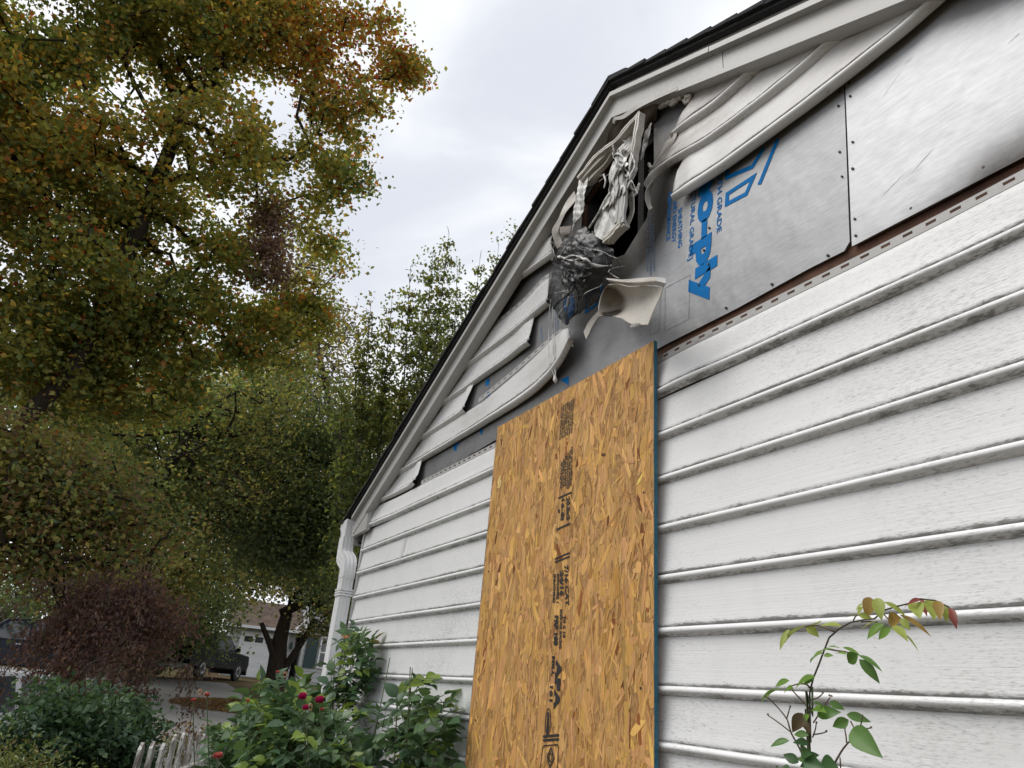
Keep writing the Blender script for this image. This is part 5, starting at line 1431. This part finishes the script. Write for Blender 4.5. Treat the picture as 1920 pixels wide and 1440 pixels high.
# young rose shoot in front of the near siding
sap = empty('rose_shoot', (-1.02, -.35, 0), 'young rose shoot with an arching bronze tipped stem in front of the siding', 'plant')
def z8(x, y): return (1380 + x / 4.0, 1080 + y / 4.0)
YSAP = -.26
def sp(x, y, o=0.0): return at(*z8(x, y), YSAP + o)
def stem(pts, r0, r1, mat=CANE_BROWN, name='stem', n=30):
    v, f = tube_arrays(catmull(pts, n), np.linspace(r0, r1, n), 7)
    return mesh(name, v, f, mat, sap, smooth=True)
base_pt = np.array([sp(555, 1440)[0] + .01, YSAP, 0.05])
stem([base_pt, sp(553, 1500), sp(560, 1250), sp(553, 1000), sp(556, 850), sp(590, 740), sp(640, 620), sp(690, 480), sp(740, 420), sp(880, 340), sp(1040, 320, -.01), sp(1120, 250, -.02), sp(1270, 215, -.03), sp(1390, 170, -.04), sp(1500, 185, -.045), sp(1600, 235, -.05)], .0042, .0013, m_plain('dark_red_stem', (.055, .045, .025), .55, var=.4, scale=25), n=70)
stem([np.array([base_pt[0], YSAP - .01, .05]), sp(560, 1440, -.01), sp(572, 1100, -.01), sp(575, 960, -.01), sp(572, 830, -.008)], .0032, .0022, CANE)
for pts in ([(720, 1440), (800, 1300), (880, 1210), (930, 1140), (950, 1040)], [(520, 1390), (470, 1280), (410, 1170), (380, 1070), (270, 940), (215, 900)], [(580, 1100), (640, 1010), (705, 910)], [(560, 1010), (500, 940), (425, 860), (420, 830)], [(410, 1170), (320, 1100), (240, 1045)],
            [(380, 1070), (395, 1020), (405, 985)], [(560, 930), (610, 915), (648, 885)], [(580, 1190), (640, 1180), (675, 1170)], [(920, 1145), (970, 1145), (1010, 1140)], [(830, 1250), (825, 1200), (815, 1145)], [(575, 1210), (595, 1150), (602, 1105)], [(785, 1440), (783, 1400), (780, 1360)], [(555, 840), (530, 815), (480, 808), (410, 825)], [(740, 415), (725, 415), (640, 378), (560, 372), (400, 400)],
            [(680, 545), (760, 560), (830, 570), (910, 600)], [(880, 335), (900, 300), (940, 290)], [(1110, 290), (1190, 370), (1215, 375)], [(940, 345), (1000, 340), (1060, 345)], [(1500, 185), (1540, 215), (1590, 250)], [(860, 1090), (880, 1130), (895, 1150)]):
    P = [sp(x, y, -.004 * i) for i, (x, y) in enumerate(pts)]
    stem(P, .0020 if len(pts) > 3 else .0014, .0011, CANE_BROWN, 'twig', 12)
tips = [(700, 900), (715, 905), (650, 880), (1012, 1140), (677, 1167), (602, 1103), (815, 1143), (405, 982), (238, 1042)]
for x, y in tips:
    v, f = tube_arrays([sp(x, y, -.01), sp(x + 3, y - 12, -.01)], [.0024, .0012], 6); mesh('bud', v, f, CANE_BROWN, sap)
# leaflets: from (x, y) to (x, y) in the close view, width, colour, twist
sl = [((790, 380), (620, 345), .34, 'L', .5), ((640, 345), (520, 385), .3, 'L', .4), ((530, 375), (620, 450), .62, 'L', .9), ((520, 375), (335, 450), .26, 'L', .3), ((400, 400), (315, 535), .24, 'L', .3),
      ((1005, 160), (985, 300), .52, 'B', 1), ((1060, 165), (1085, 310), .46, 'L', 1), ((955, 205), (890, 250), .3, 'L', .5), ((950, 230), (910, 275), .25, 'L', .5), ((1110, 195), (1285, 280), .28, 'L', .5), ((940, 285), (810, 290), .12, 'L', .2), ((920, 295), (1020, 310), .5, 'L', .8),
      ((1240, 315), (1110, 350), .8, 'B', 1), ((1225, 290), (1470, 410), .2, 'B', .4), ((1240, 320), (1300, 400), .5, 'L', .8), ((1110, 360), (965, 455), .4, 'G', .7), ((1165, 390), (1050, 470), .42, 'G', .8), ((1180, 375), (1280, 450), .32, 'L', .6), ((1260, 430), (1378, 535), .09, 'L', .2), ((1070, 335), (925, 370), .14, 'L', .3),
      ((1390, 175), (1290, 190), .3, 'R', .5), ((1345, 200), (1370, 290), .62, 'L', 1), ((1395, 170), (1425, 290), .28, 'R', .6), ((1465, 180), (1485, 295), .5, 'L', 1), ((1510, 185), (1530, 305), .40, 'B', 1), ((1555, 215), (1580, 340), .36, 'L', 1), ((1590, 235), (1600, 350), .2, 'B', .8), ((1610, 240), (1650, 375), .28, 'R', .7), ((1320, 200), (1250, 225), .2, 'R', .4),
      ((720, 550), (575, 548), .18, 'G', .4), ((650, 580), (525, 615), .32, 'G', .6), ((660, 600), (725, 590), .5, 'G', .7), ((800, 535), (940, 578), .24, 'G', .5), ((830, 590), (735, 560), .3, 'G', .5), ((915, 585), (820, 655), .72, 'D', 1), ((920, 595), (1090, 670), .2, 'D', .4), ((925, 625), (1085, 795), .36, 'D', .8), ((690, 530), (780, 525), .2, 'G', .4),
      ((590, 755), (415, 810), .32, 'G', .6), ((595, 750), (490, 810), .36, 'D', .6), ((400, 785), (275, 815), .32, 'G', .6), ((430, 845), (340, 855), .42, 'G', .7), ((345, 845), (165, 882), .2, 'G', .4), ((300, 850), (205, 905), .3, 'G', .5),
      ((580, 950), (670, 970), .4, 'D', .6), ((610, 1040), (765, 1010), .52, 'D', .9), ((700, 950), (815, 995), .5, 'D', .9), ((570, 1010), (650, 985), .4, 'G', .6), ((500, 1030), (425, 1165), .55, 'A', 1), ((500, 1080), (560, 1180), .4, 'A', .8), ((550, 1040), (490, 1090), .5, 'G', .8),
      ((845, 1080), (720, 1130), .58, 'D', 1), ((830, 1040), (1008, 1085), .38, 'D', .9), ((870, 1150), (1050, 1325), .48, 'D', 1), ((545, 1195), (420, 1175), .38, 'D', .8), ((400, 1235), (245, 1260), .34, 'D', .7), ((540, 1250), (440, 1240), .45, 'K', .8),
      ((470, 1400), (350, 1330), .72, 'K', 1), ((490, 1310), (540, 1330), .9, 'K', 1), ((540, 1350), (620, 1340), .7, 'K', 1), ((510, 1380), (640, 1430), .6, 'K', 1), ((560, 1400), (480, 1430), .6, 'K', 1), ((640, 1400), (730, 1410), .5, 'K', .8), ((480, 1360), (520, 1390), .7, 'D', .8), ((340, 1440), (390, 1420), .4, 'K', .6), ((300, 1440), (325, 1420), .5, 'K', .6)]
SM = {'L': SAP_LIGHT, 'B': SAP_BRONZE, 'R': SAP_RED, 'G': SAP_GREEN, 'D': m_rose('sapling_mid_leaf', (.085, .18, .042), .42), 'K': SAP_DARK, 'A': m_rose('brown_leaf', (.07, .05, .018), .5)}
for (a, b_, w, c, face) in sl:
    off = rr.uniform(-.05, .0); e = rr.uniform(-.03, .02)
    A_, B_ = sp(a[0], a[1], off), sp(b_[0], b_[1], off + e)
    d = B_ - A_; L = np.linalg.norm(d)
    me, bv, bf = blade('rose_leaflet', SM[c], L, L * min(w * 1.12, .62), .45, .22)
    to_cam = CAM - A_; to_cam /= np.linalg.norm(to_cam)
    up = to_cam * face + np.array([0, 0, 1.0]) * (1.15 - face) + np.array([rr.gauss(0, .12), 0, rr.gauss(0, .1)])
    put_leaf(me, leaf_matrix(A_, d, up), sap)

# dry leaf caught on the downspout
dl = at(650, 1190, -.13)
dry = mesh('dry_leaf', *(lambda v: (v, [(0, 1, 2, 3), (0, 3, 4, 5), (0, 5, 6, 1)]))([dl, dl + np.array([.01, .0, .03]), dl + np.array([.06, -.01, .02]), dl + np.array([.05, .02, .0]), dl + np.array([.02, -.01, -.03]), dl + np.array([-.02, -.03, -.005]), dl + np.array([-.025, -.02, .015])]), m_plain('dry_orange_leaf', (.28, .12, .035), .8, var=.4, scale=60))
tag(dry, 'curled dry orange leaf caught on the white downspout', 'leaf')

# ------------------------------------------------------------------ far house with garage
HX = far(478, 1275, 41.0)
hd = np.array([HX[0] - CAM[0], HX[1] - CAM[1]]); hd /= np.linalg.norm(hd)
ang = math.atan2(hd[1], hd[0]) + math.radians(4)
ex = np.array([math.sin(ang), -math.cos(ang), 0]) * -1.0     # to the right as seen from here
ex = ex if ex[1] > 0 else -ex
ey = np.array([math.cos(ang), math.sin(ang), 0])             # away from us
H0 = np.array([HX[0], HX[1], 1.62])
fh = empty('garage_house', H0, 'far grey house with a white garage door and dark green shutters', 'house')
def hb(x0, x1, y0, y1, z0, z1):
    v, f = box(x0, x1, y0, y1, z0, z1)
    return [H0 + ex * p[0] + ey * p[1] + np.array([0, 0, p[2]]) for p in v], f
def hv(pts): return [H0 + ex * p[0] + ey * p[1] + np.array([0, 0, p[2]]) for p in pts]
GREY_SIDE = m_plain('pale_grey_siding', (.44, .45, .45), .6, var=.06, scale=5); WHITE_P = m_plain('white_paint', (.76, .77, .78), .5, var=.04); ROOF_B = m_plain('leaf_strewn_brown_roof', (.085, .058, .042), .95, var=.5, scale=3, bump=.5); GLASS_D = m_plain('dark_window_glass', (.03, .032, .036), .1, var=.2, spec=.8); SHUT = m_plain('dark_green_shutter', (.022, .050, .050), .5, var=.1)
gw0, gw1 = -1.75, 1.62
mesh('wall', *hb(gw0, gw1, .06, 6, -.2, 2.42), GREY_SIDE, fh)
for k in range(12):
    z = .02 + k * .2
    for xa, xb in ((gw0, -1.16), (1.26, gw1)) if z < 2.02 else ((gw0, gw1),):
        mesh('siding_board', hv([(xa, .058, z), (xb, .058, z), (xb, .058, z + .2), (xa, .058, z + .2), (xa, .028, z), (xb, .028, z)]), [(4, 5, 2, 3), (0, 1, 5, 4), (0, 4, 3), (1, 2, 5)], GREY_SIDE, fh)
gd = mesh('garage_door', *hb(-1.06, 1.16, .02, .055, .0, 2.06), WHITE_P, fh)
for k in range(4):
    mesh('door_panel', *hb(-1.05, 1.15, .000, .019, .02 + k * .51, .50 + k * .51), WHITE_P, gd)
for k in range(4):
    mesh('pane', *hb(-.95 + k * .54, -.95 + k * .54 + .40, -.012, -.001, 1.66, 1.93), GLASS_D, gd)
mesh('door_casing', *join(hb(-1.16, -1.061, .0, .05, 0, 2.16), hb(1.161, 1.26, .0, .05, 0, 2.16), hb(-1.06, 1.16, .0, .05, 2.061, 2.16)), WHITE_P, fh)
rf = mesh('roof', hv([(gw0 - .2, -.35, 2.42), (gw1 + .3, -.35, 2.42), (gw1 + .3, 3.0, 3.95), (gw0 - .2, 3.0, 3.95), (gw0 - .2, 6.3, 2.42), (gw1 + .3, 6.3, 2.42), (gw0 - .2, -.35, 2.34), (gw1 + .3, -.35, 2.34)]), [(0, 1, 2, 3), (3, 2, 5, 4), (0, 6, 7, 1), (6, 4, 5, 7), (0, 3, 4, 6), (1, 7, 5, 2)], ROOF_B, fh)
mesh('gutter', *hb(gw0 - .22, gw1 + .3, -.47, -.352, 2.30, 2.43), WHITE_P, fh)
mesh('downspout', *join(bar(*hv([(1.48, -.28, 2.5), (1.95, -.2, 2.95)]), .09, .09, up=(0, 0, 1)), bar(*hv([(1.95, -.2, 2.92), (1.98, -.2, 4.6)]), .09, .09, up=(1, 0, 0))), WHITE_P, fh)
lamp = mesh('wall_lamp', *join(hb(1.36, 1.50, -.12, .05, 1.52, 1.78), hb(1.40, 1.46, -.10, -.04, 1.78, 1.90)), SHUT, fh)
# two storey part
mw0, mw1 = 1.95, 9.0
mesh('wall', *hb(mw0, mw1, -.9, 7, -.2, 5.6), GREY_SIDE, fh)
for k in range(22):
    z = .02 + k * .25
    mesh('siding_board', hv([(mw0, -.902, z), (mw1, -.902, z), (mw1, -.902, z + .25), (mw0, -.902, z + .25), (mw0, -.928, z), (mw1, -.928, z)]), [(4, 5, 2, 3), (0, 1, 5, 4), (0, 4, 3), (1, 2, 5)], GREY_SIDE, fh)
for wx in (2.78, 6.1):
    for wz in (.70, 3.5):
        w_ = mesh('window', *join(hb(wx, wx + .92, -.985, -.93, wz, wz + .07), hb(wx, wx + .92, -.985, -.93, wz + 1.48, wz + 1.56), hb(wx, wx + .08, -.985, -.93, wz + .071, wz + 1.479), hb(wx + .84, wx + .92, -.985, -.93, wz + .071, wz + 1.479), hb(wx + .081, wx + .839, -.975, -.93, wz + .74, wz + .81)), WHITE_P, fh)
        mesh('pane', *hb(wx + .08, wx + .84, -.95, -.931, wz + .06, wz + 1.49), GLASS_D, w_)
        mesh('muntin', *join(*[hb(wx + .08 + i * .19, wx + .092 + i * .19, -.966, -.951, wz + .82, wz + 1.47) for i in (1, 2, 3)]), WHITE_P, w_)
        for sx in (wx - .70, wx + .97):
            s_ = mesh('shutter', *hb(sx, sx + .62, -.975, -.93, wz - .02, wz + 1.6), SHUT, fh)
mesh('roof', hv([(mw0 - .3, -1.3, 5.6), (mw1 + .3, -1.3, 5.6), (mw1 + .3, 3, 7.6), (mw0 - .3, 3, 7.6), (mw0 - .3, 7.3, 5.6), (mw1 + .3, 7.3, 5.6), (mw0 - .3, -1.3, 5.5), (mw1 + .3, -1.3, 5.5)]), [(0, 1, 2, 3), (3, 2, 5, 4), (0, 6, 7, 1), (6, 4, 5, 7), (0, 3, 4, 6), (1, 7, 5, 2)], ROOF_B, fh)

# ------------------------------------------------------------------ parked vehicles
RUBBER = m_plain('tyre_rubber', (.018, .018, .018), .85); RIM = m_plain('wheel_rim', (.35, .35, .36), .35, .8); CGLASS = m_plain('car_glass', (.05, .06, .07), .08, var=.1, spec=1.0); CHROME = m_plain('bright_trim', (.65, .65, .66), .25, .9); LAMP_R = m_plain('red_lamp_glass', (.20, .012, .010), .25); LAMP_W = m_plain('clear_lamp_glass', (.55, .56, .58), .15); PLASTIC = m_plain('black_plastic', (.02, .02, .02), .6)
def paint(name, c, rough=.25):
    b = NB(name); b.done(c, rough, 0, None, .22); b.set(b.b.inputs['Coat Weight'], .15); b.set(b.b.inputs['Coat Roughness'], .06)
    b.set(b.b.inputs['Base Color'], b.mix(b.noise(3, detail=4), tuple(np.array(c) * .92), tuple(np.array(c) * 1.06)))
    return b.m
def vehicle(name, label, loc, heading, body, cabin, glass, paintm, wheels, width, wr=.34, bed=None):
    """body, cabin: side outlines (x forward, z up); glass: side panes; heading in radians, x forward"""
    root = empty(name, loc, label, 'car' if 'car' in name or 'suv' in name else 'truck')
    ch, sh_ = math.cos(heading), math.sin(heading)
    def W(p): return np.array([loc[0] + p[0] * ch - p[1] * sh_, loc[1] + p[0] * sh_ + p[1] * ch, loc[2] + p[2]])
    def loft(outline, w_lo, w_hi, z_lo, z_hi):
        n = len(outline); V = []
        for s in (-1, 1):
            for x, z in outline:
                t = min(max((z - z_lo) / (z_hi - z_lo), 0), 1)
                V.append(W((x, s * (w_lo * (1 - t) + w_hi * t) / 2, z)))
        F = [tuple(range(n))[::-1], tuple(range(n, 2 * n))] + [(i, (i + 1) % n, (i + 1) % n + n, i + n) for i in range(n)]
        return V, F
    zt = max(p[1] for p in body)
    bo = mesh('body', *loft(body, width, width * .97, .3, zt), paintm, root)
    bo.modifiers.new('edge_round', 'BEVEL').width = .05; bo.modifiers[0].segments = 3; bo.modifiers[0].limit_method = 'ANGLE'
    z0 = min(p[1] for p in cabin); z1 = max(p[1] for p in cabin)
    cbn = mesh('cabin', *loft(cabin, width * .955, width * .76, z0, z1), paintm, root)
    cbn.modifiers.new('edge_round', 'BEVEL').width = .045; cbn.modifiers[0].segments = 3; cbn.modifiers[0].limit_method = 'ANGLE'
    def side_y(z): t = (z - z0) / (z1 - z0); return (width * .955 * (1 - t) + width * .76 * t) / 2
    for pane in glass:
        for s in (-1, 1):
            V = [W((x, s * (side_y(z) + o), z)) for o in (.004, -.012) for x, z in pane]; n = len(pane)
            F = [tuple(range(n)) if s > 0 else tuple(range(n))[::-1], tuple(range(n, 2 * n))[::-1] if s > 0 else tuple(range(n, 2 * n))] + [(i, (i + 1) % n, (i + 1) % n + n, i + n) for i in range(n)]
            mesh('side_window', V, F, CGLASS, root)
    # windscreen and rear window: along the sloping ends of the cabin
    cs = sorted(cabin, key=lambda p: p[0])
    for lo_, hi_ in (((max(cabin, key=lambda p: p[0])), max((p for p in cabin if p[1] > z1 - .12), key=lambda p: p[0])), ((min(cabin, key=lambda p: p[0])), min((p for p in cabin if p[1] > z1 - .12), key=lambda p: p[0]))):
        f_ = 1 if lo_[0] > 0 and lo_ == max(cabin, key=lambda p: p[0]) else -1
        a = np.array([lo_[0] * .92 + hi_[0] * .08, lo_[1] * .92 + hi_[1] * .08]); c = np.array([lo_[0] * .10 + hi_[0] * .90, lo_[1] * .10 + hi_[1] * .90])
        nx = np.array([abs(c[1] - a[1]), abs(c[0] - a[0])]); nx = nx / np.linalg.norm(nx) * np.array([f_, 1])
        V = []
        for o in (.012, -.01):
            for (x, z), s in ((a, -1), (a, 1), (c, 1), (c, -1)):
                V.append(W((x + nx[0] * o, s * (side_y(z) - .07), z + nx[1] * o)))
        F = [(0, 1, 2, 3), (7, 6, 5, 4), (0, 4, 5, 1), (1, 5, 6, 2), (2, 6, 7, 3), (3, 7, 4, 0)]
        mesh('windscreen' if f_ > 0 else 'rear_window', V, F, CGLASS, root)
    for wx in wheels:
        for s in (-1, 1):
            yy = s * (width / 2 - .10)
            ring = [(0.0, .62), (.02, .98), (.10, 1.0), (.18, .98), (.20, .62)]
            V, F, k = [], [], 20
            for o, rr_ in ring:
                for j in range(k):
                    a = 2 * math.pi * j / k; V.append(W((wx + wr * rr_ * math.cos(a), yy + s * (o - .09), wr + wr * rr_ * math.sin(a))))
            for i in range(len(ring) - 1):
                for j in range(k): F.append((i * k + j, i * k + (j + 1) % k, (i + 1) * k + (j + 1) % k, (i + 1) * k + j))
            F.append(tuple(range(k))); F.append(tuple((len(ring) - 1) * k + j for j in range(k)))
            wh = mesh('wheel', V, F, RUBBER, root, smooth=True, auto=40)
            V, F = [], []
            for o, rr_ in ((.112, .60), (.118, .52), (.098, .16), (.105, 0.02)):
                for j in range(k):
                    a = 2 * math.pi * j / k; m_ = .012 * (j % 4 == 0) if rr_ < .55 else 0
                    V.append(W((wx + wr * rr_ * math.cos(a), yy + s * (o + m_), wr + wr * rr_ * math.sin(a))))
            for i in range(3):
                for j in range(k): F.append((i * k + j, i * k + (j + 1) % k, (i + 1) * k + (j + 1) % k, (i + 1) * k + j))
            mesh('rim', V, F, RIM, wh)
    def pb(nm, x0, x1, y0, y1, za, zb_, m_):
        v, f = box(x0, x1, y0, y1, za, zb_); return mesh(nm, [W(p) for p in v], f, m_, root)
    xf, xr = max(p[0] for p in body), min(p[0] for p in body)
    for s in (-1, 1):
        pb('headlight', xf - .12, xf + .01, s * width * .34 - .16, s * width * .34 + .16, zt - .27, zt - .12, LAMP_W)
        pb('tail_light', xr - .012, xr + .08, s * width * .42 - .07, s * width * .42 + .07, zt - .38, zt - .08, LAMP_R)
        mx = max(p[0] for p in cabin) - .45
        pb('mirror', mx, mx + .12, s * (width / 2 + .02) - .0 if s > 0 else s * (width / 2 + .02) - .16, s * (width / 2 + .02) + .16 if s > 0 else s * (width / 2 + .02), z0 + .06, z0 + .22, paintm)
        for hx in (mx - .95, mx - 1.95) if bed is None else (mx - .95,):
            pb('door_handle', hx, hx + .16, s * (width / 2 - .006) - .02, s * (width / 2 - .006) + .02, zt - .14, zt - .11, CHROME)
    pb('bumper', xf - .06, xf + .05, -width * .46, width * .46, .28, .48, PLASTIC); pb('bumper', xr - .05, xr + .06, -width * .46, width * .46, .34, .52, PLASTIC if bed is None else CHROME)
    if bed: pb('cargo_bed', bed[0], bed[1], -width * .40, width * .40, zt - .012, zt + .012, PLASTIC)
    return root
def gp(px, d):
    p = far(px, 1250, d); return (p[0], p[1], float(gz_(p[0], p[1])) + .004)
sed_b = [(-2.25, .28), (2.2, .28), (2.28, .55), (2.15, .76), (1.1, .92), (-1.6, .98), (-2.2, .96), (-2.3, .6)]
sed_c = [(-1.95, .93), (1.15, .89), (.25, 1.40), (-.2, 1.46), (-.9, 1.44)]
sed_g = [[(-.35, .98), (.55, .96), (.10, 1.36), (-.30, 1.40)], [(-1.45, 1.0), (-.45, .98), (-.40, 1.40), (-.85, 1.38)]]
p = gp(-45, 12.0)
vehicle('white_car', 'white car with a bright windscreen peeking out behind the green shrub', (p[0], p[1] - .25, p[2] - .02), math.radians(-42), sed_b, sed_c, sed_g, paint('white_car_paint', (.68, .69, .71)), (-1.35, 1.38), 1.80, .32)
suv_b = [(-2.4, .34), (2.3, .34), (2.42, .62), (2.3, 1.0), (1.2, 1.10), (-2.35, 1.12), (-2.45, .7)]
suv_c = [(-2.32, 1.08), (1.25, 1.06), (.45, 1.74), (-.3, 1.80), (-2.0, 1.78)]
suv_g = [[(-.25, 1.14), (.85, 1.12), (.38, 1.66), (-.22, 1.70)], [(-1.25, 1.14), (-.35, 1.14), (-.32, 1.70), (-1.20, 1.71)], [(-2.12, 1.16), (-1.35, 1.14), (-1.30, 1.71), (-1.92, 1.70)]]
p = gp(22, 29.5)
sv = vehicle('navy_suv', 'navy blue car with roof rails parked across the road at the frame edge', p, math.radians(-93), suv_b, suv_c, suv_g, paint('navy_paint', (.008, .013, .035), .35), (-1.45, 1.5), 1.90, .37)
pk_b = [(-2.85, .45), (2.7, .45), (2.82, .75), (2.72, 1.12), (1.3, 1.20), (-2.8, 1.20), (-2.9, .7)]
pk_c = [(-.75, 1.16), (1.45, 1.16), (.75, 1.82), (.2, 1.88), (-.62, 1.86)]
pk_g = [[(.18, 1.24), (1.12, 1.22), (.70, 1.74), (.22, 1.78)], [(-.62, 1.24), (.08, 1.24), (.10, 1.78), (-.54, 1.77)]]
p = gp(375, 36.0)
vehicle('black_pickup', 'black pickup truck parked before the white garage door', p, math.radians(146), pk_b, pk_c, pk_g, paint('black_paint', (.003, .003, .0035), .42), (-1.75, 1.75), 1.98, .40, bed=(-2.75, -.85))

# fallen leaves on the verge
def litter(c, rx, ry, n, seed, label):
    r = np.random.default_rng(seed)
    a = r.uniform(0, 6.283, n); q = np.sqrt(r.random(n))
    X, Y = c[0] + rx * q * np.cos(a), c[1] + ry * q * np.sin(a)
    Z = gz_(X, Y) + .012 + .22 * np.clip(1 - q, 0, 1)
    V, F, C = leaf_cloud(np.stack([X, Y, Z], 1), 1, .01, .10, lambda P, r: palette([BROWN, (.12, .065, .03), (.16, .09, .03), (.06, .035, .02)], [1, 1, .5, .6], P, r, 2, 31), seed, .3)
    o = mesh('fallen_leaves', V, F, LEAF, None, col=C)
    tag(o, label, 'leaves', None, 'stuff')
c = far(450, 1300, 26)
litter((c[0], c[1] + .6), 2.0, 2.6, 5000, 401, 'brown fallen leaves heaped on the verge')
c = far(330, 1330, 16)
litter((c[0], c[1]), 5, 4, 900, 402, 'scattered fallen leaves on the grey road')
